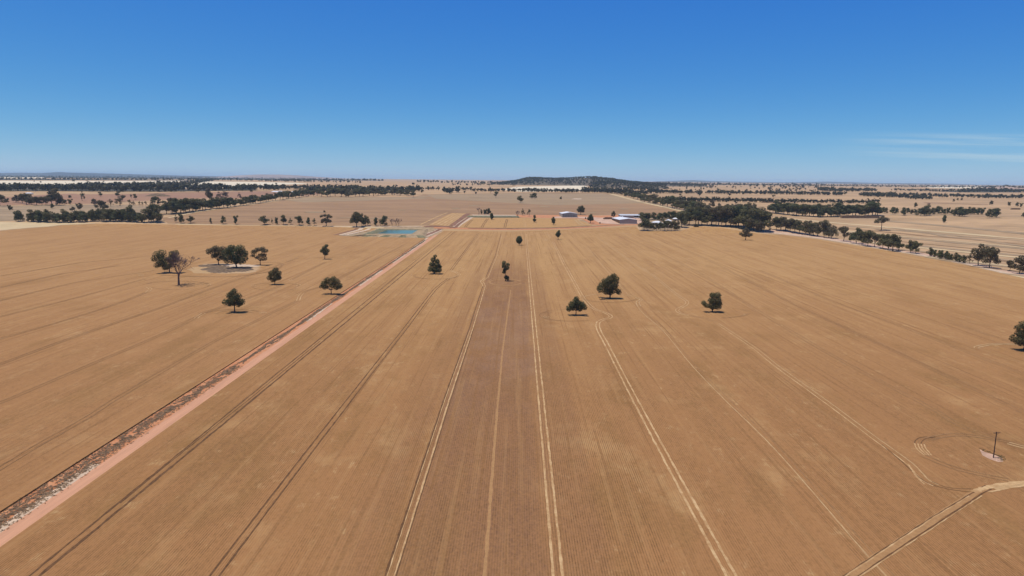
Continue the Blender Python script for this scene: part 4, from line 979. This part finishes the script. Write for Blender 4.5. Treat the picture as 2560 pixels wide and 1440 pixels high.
def fscat(x0, x1, y0, y1, n, h):
    for i in range(n):
        x = rf.uniform(x0, x1); y = rf.uniform(y0, y1)
        p = at(x, y); far.tree(p, h * mpp(p) * rf.uniform(.7, 1.25), rf)
# woodland belt at far left and its arm towards the ridge
frow([(-60, 478, 17), (150, 477, 17), (400, 479, 17), (640, 475, 15)], 180, 1.2)
frow([(-60, 474, 14), (150, 472, 14), (400, 471, 14), (560, 472, 13)], 150, 2)
frow([(200, 469, 10), (330, 464, 9), (450, 461, 9), (520, 454, 8), (540, 451, 6)], 110, 1.2)
frow([(300, 471, 10), (430, 468, 10), (480, 462, 8), (530, 453, 8)], 90, 1.5)
frow([(590, 477, 15), (640, 475, 14), (760, 474, 13), (880, 478, 15), (960, 481, 15), (1050, 478, 13)], 125, 1.2)
frow([(770, 483, 15), (850, 485, 17), (960, 483, 15), (1040, 481, 13)], 50, 3)
frow([(1045, 475.5, 8), (1100, 475, 8)], 14); frow([(1105, 481, 11), (1130, 482, 12), (1150, 480, 14)], 9, 1.5); frow([(1155, 477, 9), (1178, 477, 9)], 6)
frow([(1180, 478.5, 8), (1280, 479, 9), (1400, 481, 10), (1520, 482, 10)], 120, .7)
frow([(1460, 478, 10), (1500, 480, 11), (1560, 486, 14), (1600, 495, 16)], 90, 1.5)
for x, y, h in ((1161, 484, 8), (1189, 486, 8), (1226, 483, 13), (1124, 485, 14), (1054, 482, 9), (990, 469, 9), (1033, 464, 8), (630, 482, 8), (496, 481, 8), (1146, 481, 17)):
    p = at(x, y); far.tree(p, h * mpp(p), rf, 40)
# ridge line trees, centre
frow([(700, 452, 6), (800, 451.5, 6), (960, 453, 6)], 60, .5); frow([(660, 454, 6), (780, 455, 6)], 18, .8)
frow([(1040, 456.5, 7), (1100, 457, 6), (1280, 459, 6), (1300, 460, 6)], 60, .8); fscat(1130, 1290, 458, 466, 34, 6)
fscat(1300, 1480, 457, 464, 26, 6)
# cream field trees
fscat(20, 260, 454, 458, 4, 6); fscat(520, 640, 450, 452, 14, 5)
# far left plain
for y, h, n in ((448.5, 5.5, 130), (450, 6, 110), (446, 4, 70), (444, 3.2, 150), (442.5, 3, 170), (441, 2.6, 170), (440, 2.4, 150)):
    frow([(-80, y, h), (300, y + 1.0, h), (560, y + 4.0 if y < 446 else y + 1.5, h), (900, y + 8, h * .9)], n, .7, 6)
frow([(1560, 457, 4), (1640, 458.5, 4), (2000, 462, 3.5), (2300, 465, 3.2), (2600, 468.2, 3.2)], 300, .5, 5)
# right-hand belts
frow([(1600, 485, 11), (1660, 483.5, 10), (1755, 484, 9)], 60, .7); frow([(1765, 484, 9), (1930, 486, 9), (2000, 487, 9), (2110, 488, 9)], 150, .7)
frow([(1650, 504, 12), (1760, 504, 11), (1920, 506, 10), (2020, 507, 9), (2110, 508, 9)], 190, .8); frow([(2115, 508, 9), (2160, 508.5, 9), (2195, 508, 10)], 32, .8)
frow([(2150, 490, 9), (2240, 494, 9), (2330, 499, 9)], 80, 1); frow([(2160, 490, 11), (2330, 492, 9), (2420, 494, 9), (2560, 497, 10), (2620, 498, 10)], 130, 1.2)
frow([(2050, 477, 9), (2110, 479, 9), (2190, 478, 8)], 95, 1.6); frow([(2230, 476, 5), (2330, 478, 6), (2420, 480, 7), (2560, 480, 7)], 140, 1.2)
frow([(2395, 482, 9), (2450, 478, 9), (2560, 481, 9)], 70, 1.4)
fscat(1640, 2060, 462, 478, 100, 5.5); fscat(1920, 2060, 465, 481, 40, 6); fscat(1500, 1640, 464, 480, 50, 6)
frow([(1600, 461, 5), (1700, 462, 5), (1900, 464, 5), (2100, 466, 4), (2300, 468.3, 4), (2560, 470.5, 4)], 300, .8, 5)
frow([(1660, 462, 4), (2000, 464, 3), (2300, 466.6, 3), (2580, 469, 3)], 280, .5, 5)
frow([(1560, 475, 8), (1610, 474, 8), (1650, 482, 9)], 60, 2)
for x, y, h in ((1824, 490, 9), (1934, 494.5, 8), (1748, 491, 11), (1700, 490, 7), (2200, 500, 6), (2290, 500, 6)):
    p = at(x, y); far.tree(p, h * mpp(p), rf, 40)

# ------------------------------------------------------------------ hills
def ridge(name, prof, Y0, dep, mat, base=-6, trees=0, rng=None, th=(10, 16), roughness=0.0):
    """a hill given by its skyline (px, py), standing at distance Y0, dep deep"""
    cols = []
    for i in range(len(prof) - 1):
        (x0, y0), (x1, y1) = prof[i], prof[i + 1]
        k = 6
        for j in range(k): cols.append((x0 + (x1 - x0) * j / k, y0 + (y1 - y0) * j / k))
    cols.append(prof[-1])
    rg_ = rng or random.Random(1)
    secs = [-1, -.8, -.6, -.42, -.25, -.1, 0, .3, .65, 1]
    vs = []; hs = {}
    for i, (px, py) in enumerate(cols):
        v = ray(px, py); ztop = CAMH + v.z / v.y * Y0; X = v.x / v.y * Y0
        h = max(0, ztop - tz(Y0))
        for s in secs:
            y = Y0 + s * dep
            e = math.cos(s * math.pi / 2) ** 1.3 if abs(s) < 1 else 0
            bump = (rg_.uniform(-1, 1) * roughness * h) * (abs(s) > .05) * (abs(s) < .95)
            vs.append((X * (1 + (y - Y0) / Y0 * .6), y, tz(y) + h * e + bump + (base if abs(s) == 1 else 0)))
    n = len(secs); fs = []
    for i in range(len(cols) - 1):
        for j in range(n - 1): fs.append((i * n + j, (i + 1) * n + j, (i + 1) * n + j + 1, i * n + j + 1))
    o = link(name, mesh(name, vs, fs, smooth=True), [mat]); tag(o, kind='structure')
    if trees:
        for _ in range(trees):
            i = rg_.randrange(len(cols) - 1); j = rg_.choice([0, 1, 1, 2, 2, 3, 3, 4, 4, 5, 5, 5, 6])
            a, b, c, d = (Vector(vs[q]) for q in (i * n + j, (i + 1) * n + j, i * n + j + 1, (i + 1) * n + j + 1))
            u, w = rg_.random(), rg_.random()
            p = a.lerp(b, u).lerp(c.lerp(d, u), w)
            if p.z - tz(p.y) < 1.0 and rg_.random() < .6: continue
            far.tree(p, rg_.uniform(*th), rg_, 22)
ridge('hill', [(1230, 460), (1265, 457), (1290, 453), (1318, 446.5), (1345, 446), (1390, 448.5), (1420, 447), (1475, 444), (1500, 445.5), (1530, 449), (1560, 454), (1600, 457.5), (1680, 461), (1760, 464)], 5200, 900, MT['hill'], -4, 2300, random.Random(2), (10, 15), .05)
ridge('hill', [(1478, 460.5), (1500, 456.5), (1540, 458), (1600, 461), (1660, 464)], 3900, 420, MT['hill'], -4, 420, random.Random(5), (10, 15), .05)
ridge('hill', [(2440, 472.5), (2480, 469), (2510, 465.8), (2535, 468), (2570, 472)], 4600, 420, MT['far_hill_bare'], -4, 34, random.Random(4), (11, 15), .03)
ridge('hill', [(-200, 433), (0, 432.3), (60, 432), (110, 432.6), (150, 430.2), (175, 431.5), (230, 432.5), (330, 435.5), (450, 439), (560, 441)], 21000, 2500, MT['far_hill'], -20, 0, random.Random(6), (1, 1), .02)
ridge('hill', [(560, 441.5), (610, 438), (645, 436.3), (700, 436.6), (740, 438.2), (800, 442.5), (860, 446), (960, 449.5)], 19000, 2500, MT['far_hill_bare'], -20, 0, random.Random(7), (1, 1), .04)
ridge('hill', [(900, 449), (1000, 451), (1080, 450.5), (1150, 451), (1230, 453), (1290, 454)], 23500, 2000, MT['far_hill'], -20, 0, random.Random(8), (1, 1), .02)
ridge('hill', [(1640, 453.5), (1690, 451.8), (1735, 450.6), (1770, 452.2), (1830, 454), (1900, 454.6), (1960, 455.8), (2020, 455), (2060, 454.2), (2120, 455.2), (2200, 457.6), (2290, 458.4), (2370, 459), (2450, 461.5), (2700, 464)], 23500, 2000, MT['far_hill'], -20, 0, random.Random(9), (1, 1), .02)
o = link('distant_trees', mesh('distant_trees', far.v, far.f), [MT['leaf_far']])
tag(o, 'distant mass of dark trees in belts, woods and on the hill to the horizon', 'trees', None, 'stuff')
# grey spoil mound in the red paddock
def mound(px0, px1, py, hpx, mat):
    a, b = at(px0, py), at(px1, py); c = (a + b) / 2; w = (b - a).length / 2; h = hpx * mpp(c); r = random.Random(3)
    vs = []; fs = []; nx, ny = 16, 7
    for i in range(nx + 1):
        for j in range(ny + 1):
            u, v = i / nx * 2 - 1, j / ny * 2 - 1
            e = max(0, 1 - abs(u) ** 2.4) * max(0, 1 - v * v)
            vs.append((c.x + u * w, c.y + v * w * .45, tz(c.y + v * w * .45) - .3 + h * e * r.uniform(.85, 1.1)))
    for i in range(nx):
        for j in range(ny): fs.append((i * (ny + 1) + j, (i + 1) * (ny + 1) + j, (i + 1) * (ny + 1) + j + 1, i * (ny + 1) + j + 1))
    o = link('mound', mesh('mound', vs, fs, smooth=True), [mat]); tag(o, kind='structure')
mound(362, 428, 490.5, 7, MT['ash'])

# ------------------------------------------------------------------ sheds
def gable_shed(name, label, L, Rr, eave, peak, dep, wallm, roofm, doors=0, open_left=False, vent=False):
    a, b = at(*L), at(*Rr); c = (a + b) / 2; d = b - a; W = Vector((d.x, d.y)).length
    root = empty(name, (c.x, c.y, min(a.z, b.z) - .05), math.atan2(d.y, d.x)); tag(root, label, 'shed', 'farm sheds')
    h = W / 2
    rise = tz(c.y + dep) - tz(c.y)
    mb = MB(); t = .25
    def gable(y):
        mb.poly([(-h, y, -1), (h, y, -1), (h, y, eave), (0, y, peak), (-h, y, eave)]); mb.poly([(-h, y + t, -1), (-h, y + t, eave), (0, y + t, peak), (h, y + t, eave), (h, y + t, -1)])
    gable(0); gable(dep - t)
    mb.box(h - t, h, t, dep - t, -1, eave)
    if open_left: mb.box(-h, -h + t, t, dep - t, eave - 1.6, eave)
    else: mb.box(-h, -h + t, t, dep - t, -1, eave)
    mb.build('wall', wallm, root)
    ro = MB(); ov = .5; th = .22
    for s in (-1, 1):
        e = (s * (h + ov), eave - (peak - eave) / h * ov)
        pts = [(0, -ov, peak + .02), (e[0], -ov, e[1] + .02), (e[0], dep + ov, e[1] + .02), (0, dep + ov, peak + .02)]
        up = [(x, y, z + th) for x, y, z in pts]
        if s > 0: ro.poly(up)
        else: ro.poly(up[::-1])
        ro.poly(pts if s < 0 else pts[::-1])
        for i in range(4):
            j = (i + 1) % 4; ro.poly([pts[i], pts[j], up[j], up[i]])
    rf_ = ro.build('roof', roofm, root)
    if vent:
        v = MB(); n = 10
        for k, (r0, z0, r1, z1) in enumerate(((.9, 0, .9, .9), (.9, .9, 1.25, 1.0), (1.25, 1.0, .8, 1.7), (.8, 1.7, .05, 2.0))):
            bb = len(v.v)
            for r_, z_ in ((r0, z0), (r1, z1)):
                for i in range(n): v.v.append((r_ * math.cos(6.283 * i / n), dep * .72 + r_ * math.sin(6.283 * i / n), peak + z_ + .1))
            for i in range(n): v.f.append((bb + i, bb + (i + 1) % n, bb + n + (i + 1) % n, bb + n + i))
        v.build('vent', MT['white'], rf_)
    if doors:
        dw = W * .86 / doors
        for k in range(doors):
            x0 = -W * .43 + k * dw
            m_ = MB(); m_.box(x0 + .35, x0 + dw - .35, -.12, -.01, 0, eave * .78)
            m_.build('door', MT['door'], root)
            f = MB(); f.box(x0 - .12, x0 + .18, -.2, -.01, 0, eave * .84); f.build('door_frame', MT['void'], root)
    if open_left:
        for k in range(8):
            y = t + (dep - 2 * t) * k / 7
            m_ = MB(); m_.tube((-h + .15, y, -1), (-h + .15, y, eave - 1.6), .16, .16, 8); m_.build('post', MT['void'], root)
    return root, W
gable_shed('farm_shed', 'far white-roofed gable shed with a row of grey roller doors, beside a round gum', (1405.5, 544), (1443.5, 544), 7.7, 10.2, 36, MT['wall_blue'], MT['roof'], 5)
S2, W2 = gable_shed('hay_shed', 'nearest white-roofed shed with grey gable wall and an open left side full of hay', (1549, 560), (1592.5, 560), 7.6, 9.8, 62, MT['wall'], MT['roof'], 0, True, True)
h = W2 / 2
hb = empty('hay_stack', S2.location, S2.rotation_euler.z); tag(hb, 'golden hay stacked inside the open left side of the nearest shed', 'hay stack', 'hay stacks')
mb = MB()
rgh = random.Random(2)
for k in range(20):
    y0 = 2 + k * 2.9
    for lv in range(3): mb.box(-h + 1.2 + rgh.uniform(0, .3), -h + 7, y0, y0 + 2.8, lv * 1.5 - .3 * (lv == 0), lv * 1.5 + 1.45)
mb.build('bale_wall', MT['hay_gold'], hb)
# long shed behind, lean-to with an open bay
a, b_ = at(1551, 545.5), at(1612, 545.5); c = (a + b_) / 2; W = (b_ - a).length
LS = empty('long_shed', (c.x, c.y, a.z), math.atan2(b_.y - a.y, b_.x - a.x)); tag(LS, 'long low grey shed with a dark open bay, behind the nearest shed', 'shed', 'farm sheds')
hw = W / 2; bay0, bay1 = hw * .12, hw * .62
m_ = MB(); m_.box(-hw, bay0, 0, .25, -1, 5.2); m_.box(bay1, hw, 0, .25, -1, 5.2); m_.box(bay0, bay1, 0, .25, 4.2, 5.2); m_.box(-hw, hw, 16, 16.25, -1, 6.6)
m_.box(-hw, -hw + .25, .25, 16, -1, 5.2); m_.box(hw - .25, hw, .25, 16, -1, 5.2); m_.build('wall', MT['wall'], LS)
m_ = MB(); m_.poly([(-hw - .5, -.6, 5.15), (hw + .5, -.6, 5.15), (hw + .5, 17, 6.9), (-hw - .5, 17, 6.9)]); m_.poly([(-hw - .5, -.6, 5.4), (-hw - .5, 17, 7.15), (hw + .5, 17, 7.15), (hw + .5, -.6, 5.4)][::-1])
m_.poly([(-hw - .5, -.6, 5.15), (-hw - .5, -.6, 5.4), (hw + .5, -.6, 5.4), (hw + .5, -.6, 5.15)]); m_.poly([(-hw - .5, -.6, 5.15), (-hw - .5, 17, 6.9), (-hw - .5, 17, 7.15), (-hw - .5, -.6, 5.4)])
m_.build('roof', MT['roof_grey'], LS)
m_ = MB(); m_.box(bay0 + .3, bay1 - .3, 6, 6.3, -.5, 4.0); m_.build('partition', MT['void'], LS)
# white trailer parked before the open bay
p = at(1592, 546.3); TRL = empty('trailer', p, 0); tag(TRL, 'long white trailer parked before the dark bay of the long shed', 'trailer')
m_ = MB(); m_.box(-5, 5, -1.2, 1.2, 1.0, 1.25); m_.box(-5, 5, -1.2, -1.1, 1.25, 2.3); m_.box(-5, 5, 1.1, 1.2, 1.25, 2.3); m_.box(-5, -4.9, -1.1, 1.1, 1.25, 2.3); m_.box(4.9, 5, -1.1, 1.1, 1.25, 2.3); m_.build('body', MT['white'], TRL)
for x in (-3.4, -2.3, 3.0):
    for y in (-1.1, 1.1):
        m_ = MB(); m_.tube((x, y - .15, .5), (x, y + .15, .5), .5, .5, 14); m_.build('wheel', MT['tyre'], TRL)
m_ = MB(); m_.tube((5, 0, 1.1), (6.6, 0, .7), .08, .08, 6); m_.build('drawbar', MT['void'], TRL)

def haystack(px0, px1, py, hm, dep, label, lv=3, mat='hay'):
    a, b = at(px0, py), at(px1, py); c = (a + b) / 2; W = (b - a).length; r = random.Random(int(px0))
    n = max(2, int(W / 2.4)); bw = W / n; bh = hm / lv; mb = MB(); ny = max(1, int(dep / 2.4))
    for i in range(n):
        for k in range(lv):
            for j in range(ny):
                if k == lv - 1 and i == 0: continue
                jx = r.uniform(-.06, .06); jy = r.uniform(-.1, .1)
                mb.box(-W / 2 + i * bw + .03 + jx, -W / 2 + (i + 1) * bw - .05 + jx, j * 2.4 + jy, j * 2.4 + 2.3 + jy, k * bh - (.3 if k == 0 else 0), (k + 1) * bh - .03)
    o = mb.build('hay_stack', MT[mat]); o.location = c; o.rotation_euler = (0, 0, math.atan2(b.y - a.y, b.x - a.x))
    tag(o, label, 'hay stack', 'hay stacks')
haystack(1509, 1532, 548.6, 4.2, 7, 'short brown block of hay in the yard left of the nearest shed', 3)
haystack(2104, 2198, 545.3, 4.6, 7, 'very long brown wall of hay in front of the right tree belt', 4)
haystack(2529, 2551, 524, 3.6, 5, 'short hay stack in the paddock near the right edge of the picture', 3)
haystack(1905, 1964, 506.8, 3.4, 5, 'low brown hay line along the foot of the far right belt', 2)
haystack(2319.5, 2326, 511, 3.2, 5, 'small dark hay block alone in the far right paddock', 2)

def house(px, py, W, D, wall_h, roof_h, label, rz=0.0, roofm='roof', hip=True):
    p = at(px, py); root = empty('house', p, rz); tag(root, label, 'house', 'farm houses')
    w, d = W / 2, D / 2; t = .2
    m_ = MB(); m_.box(-w, w, -d, -d + t, -1, wall_h); m_.box(-w, w, d - t, d, -1, wall_h); m_.box(-w, -w + t, -d + t, d - t, -1, wall_h); m_.box(w - t, w, -d + t, d - t, -1, wall_h)
    m_.build('wall', MT['sand'], root)
    o = .6; rl = max(.1, w - d * .9) if hip else w + o
    e = [(-w - o, -d - o, wall_h + .02), (w + o, -d - o, wall_h + .02), (w + o, d + o, wall_h + .02), (-w - o, d + o, wall_h + .02)]
    r1, r2 = (-rl, 0, wall_h + roof_h), (rl, 0, wall_h + roof_h)
    m_ = MB(); m_.poly([e[0], e[1], r2, r1]); m_.poly([e[2], e[3], r1, r2]); m_.poly([e[1], e[2], r2]); m_.poly([e[3], e[0], r1]); m_.poly(e[::-1])
    m_.build('roof', MT[roofm], root)
    for x in (-w * .6, w * .5):
        m_ = MB(); m_.box(x - .6, x + .6, -d - .06, -d - .01, .9, 2.1); m_.build('window', MT['void'], root)
    m_ = MB(); m_.box(-.45, .45, -d - .06, -d - .01, 0, 2.1); m_.build('door', MT['void'], root)
house(1642, 560, 16, 11, 3, 2.6, 'white-roofed homestead half hidden behind the screen of gums', .1)
house(1651, 563, 12, 8, 2.8, 2.0, 'lower grey-roofed wing in front of the white homestead roof', .1, 'roof_grey')
house(1671, 557, 9, 9, 3.4, 3.4, 'small house with a white pyramid roof among the dark garden trees', .3)
house(1688, 551, 8, 7, 3, 2.2, 'small white shed roof at the right rear of the garden', .2)
house(73, 486, 18, 9, 3.2, 2.0, 'white-roofed farmhouse in the trees of the left paddock', .1, 'roof', True)

# ------------------------------------------------------------------ power pole
p = at(2483, 1148); p2 = p.copy()
POLE = empty('utility_pole', p, R(8)); tag(POLE, 'dark timber power pole with one crossarm standing in the crop at lower right', 'power pole')
HP = 73 * mpp(p) * .985
m_ = MB(); m_.tube((0, 0, -.5), (0, 0, HP), .17, .115, 10); m_.build('pole', MT['wood'], POLE)
m_ = MB(); m_.box(-1.15, 1.15, -.20, -.06, HP - .42, HP - .27); ca = m_.build('crossarm', MT['wood'], POLE)
for x in (-1.05, 1.05, -.4, .4):
    m_ = MB(); m_.tube((x, -.13, HP - .27), (x, -.13, HP - .08), .02, .02, 6); m_.tube((x, -.13, HP - .12), (x, -.13, HP - .02), .075, .05, 8); m_.build('insulator', MT['porcelain'], ca)
m_ = MB(); m_.tube((-.6, -.13, HP - .42), (0, -.13, HP - 1.1), .025, .025, 6); m_.tube((.6, -.13, HP - .42), (0, -.13, HP - 1.1), .025, .025, 6); m_.build('brace', MT['wood'], POLE)
sheet('bare_patch', [(2449, 1123), (2462, 1130), (2480, 1135), (2506, 1145), (2508, 1154), (2496, 1155), (2475, 1148), (2456, 1138)], MT['bank_pink'], CROP + .02)
# weeds at the foot of the pole and verge tussocks
def tussocks(name, spots, mat, label, cat, seed):
    r = random.Random(seed); vs = []; fs = []
    for (x, y, z, h) in spots:
        for _ in range(6):
            a = r.uniform(0, 6.283); l = h * r.uniform(.35, .9); out = h * r.uniform(.7, 1.5); wd = h * r.uniform(.12, .26)
            c, s = math.cos(a), math.sin(a); b = len(vs)
            vs += [(x - s * wd, y + c * wd, z - .02), (x + s * wd, y - c * wd, z - .02), (x + c * out * .55 + s * wd * .8, y + s * out * .55 - c * wd * .8, z + l * .7), (x + c * out, y + s * out, z + l * .62), (x + c * out * .55 - s * wd * .8, y + s * out * .55 + c * wd * .8, z + l * .7)]
            fs.append((b, b + 1, b + 2, b + 3, b + 4))
    o = link(name, mesh(name, vs, fs), [mat]); tag(o, label, cat, None, 'stuff')
r = random.Random(15); spots = []
from mathutils import noise as mn
for _ in range(26000):
    y = 60 + 900 * r.random() ** 1.6
    lo, hi = xl(y) + .3, xr(y) - 5.2
    cen = lo + (hi - lo) * (.48 + .16 * mn.noise(Vector((y * .012, 3, 0)))) - .4 * (y < 230); half = (hi - lo) * (.34 + .16 * mn.noise(Vector((y * .03, 9, 0))) - .17 * (y > 300) + .12 * (y < 230))
    x = cen + max(-1.6, min(1.6, r.gauss(0, .6))) * half
    if not (lo < x < hi + .6): continue
    if mn.noise(Vector((x * .6, y * .16, 1))) < -.28: continue
    spots.append((x, y, .02, r.uniform(.22, .5) * (1.2 if y > 400 else 1)))
tussocks('roadside_grass', spots, MT['grass'], 'grey dry grass tussocks on the strip beside the dirt road', 'grass', 5)
spots = []
for _ in range(90):
    t = r.random(); a = at(2447 + t * 60, 1121 + t * 22 + r.gauss(0, 1.2), CROP); spots.append((a.x, a.y, a.z, r.uniform(.1, .26)))
for _ in range(40):
    a = at(2505 + r.gauss(0, 5), 1148 + r.gauss(0, 4), CROP); spots.append((a.x, a.y, a.z, r.uniform(.15, .3)))
for _ in range(900):
    yy = r.uniform(110, 270); spots.append((xl(yy) + .12 + r.gauss(0, .16), yy, CROP * r.uniform(.1, .95), r.uniform(.1, .24)))
tussocks('weeds', spots, MT['grass_dark'], 'dark green weeds at the pole foot and along the left crop edge', 'weeds', 6)

# ------------------------------------------------------------------ air
Y1 = 27600; X1 = 46000
m_ = MB(); m_.box(-X1, X1, -600, Y1, -2.0, 185)
hz = m_.build('haze', None); hz.data.materials.clear()
m = bpy.data.materials.new('haze air'); m.use_nodes = True; nt = m.node_tree
for n_ in list(nt.nodes): nt.nodes.remove(n_)
out = nt.nodes.new('ShaderNodeOutputMaterial'); pv = nt.nodes.new('ShaderNodeVolumePrincipled')
pv.inputs['Color'].default_value = (.54, .77, 1.0, 1); pv.inputs['Density'].default_value = 3.4e-5; pv.inputs['Anisotropy'].default_value = 0
nt.links.new(pv.outputs[0], out.inputs['Volume'])
hz.data.materials.append(m); tag(hz, kind='stuff')

# ------------------------------------------------------------------ light and sky
SUN = Vector((-.26, -.05, 1.0)).normalized()
sl = bpy.data.lights.new('sun', 'SUN'); sl.energy = 3.9; sl.angle = R(.55); sl.color = (1.0, .945, .85)
so = bpy.data.objects.new('sun', sl); COL.objects.link(so)
so.rotation_euler = SUN.to_track_quat('Z', 'Y').to_euler()
w = bpy.data.worlds.new('World'); SC.world = w; w.use_nodes = True; nt = w.node_tree
bg = nt.nodes['Background']
sky = nt.nodes.new('ShaderNodeTexSky'); sky.sky_type = 'NISHITA'; sky.sun_disc = False
sky.sun_elevation = math.asin(SUN.z); sky.sun_rotation = math.atan2(SUN.x, SUN.y)
sky.altitude = 300; sky.air_density = .5; sky.dust_density = .3; sky.ozone_density = 10
tc = nt.nodes.new('ShaderNodeTexCoord'); sp = nt.nodes.new('ShaderNodeSeparateXYZ'); nt.links.new(tc.outputs['Generated'], sp.inputs[0])
# thin high cloud low in the sky to the right
az = mth(nt, 'DIVIDE', sp.outputs[0], mth(nt, 'MAXIMUM', sp.outputs[1], .05))
el = mth(nt, 'DIVIDE', sp.outputs[2], mth(nt, 'MAXIMUM', sp.outputs[1], .05))
cb = nt.nodes.new('ShaderNodeCombineXYZ'); nt.links.new(az, cb.inputs[0]); nt.links.new(mth(nt, 'MULTIPLY', mth(nt, 'ADD', el, mth(nt, 'MULTIPLY', az, .012)), 40), cb.inputs[1])
cn = noise(nt, cb.outputs[0], (2.4, 2.2, 1), 5, .55, (1.3, .4, 0))
cm = ramp(nt, cn, .42, .66)
cm = mth(nt, 'MULTIPLY', cm, mth(nt, 'MULTIPLY', ramp(nt, el, .012, .045), ramp(nt, el, .062, .076, 1, 0)))
cm = mth(nt, 'MULTIPLY', cm, mth(nt, 'MULTIPLY', ramp(nt, az, .40, .66), ramp(nt, sp.outputs[1], .05, .2)))
# the clear inland sky is deeper blue than the model's: grade each channel
ss = nt.nodes.new('ShaderNodeSeparateColor'); nt.links.new(sky.outputs[0], ss.inputs[0]); sc_ = nt.nodes.new('ShaderNodeCombineColor')
for i, (k, g) in enumerate(((.635, 1.50), (1.402, .86), (4.62, .226))):
    nt.links.new(mth(nt, 'MULTIPLY', mth(nt, 'POWER', ss.outputs[i], g), k), sc_.inputs[i])
zen = ramp(nt, sp.outputs[2], .25, 1.0, 1.0, .42)       # the zenith is darker than the low sky
cz = nt.nodes.new('ShaderNodeVectorMath'); cz.operation = 'SCALE'; nt.links.new(sc_.outputs[0], cz.inputs[0]); nt.links.new(zen, cz.inputs['Scale'])
c = mixc(nt, mth(nt, 'MULTIPLY', cm, .5), cz.outputs[0], (5.2, 6.6, 7.4))
nt.links.new(c, bg.inputs['Color']); bg.inputs['Strength'].default_value = .10
SC.cycles.volume_bounces = 1
vs_ = SC.view_settings; vs_.view_transform = 'Standard'; vs_.look = 'None'; vs_.exposure = 0; vs_.gamma = 1
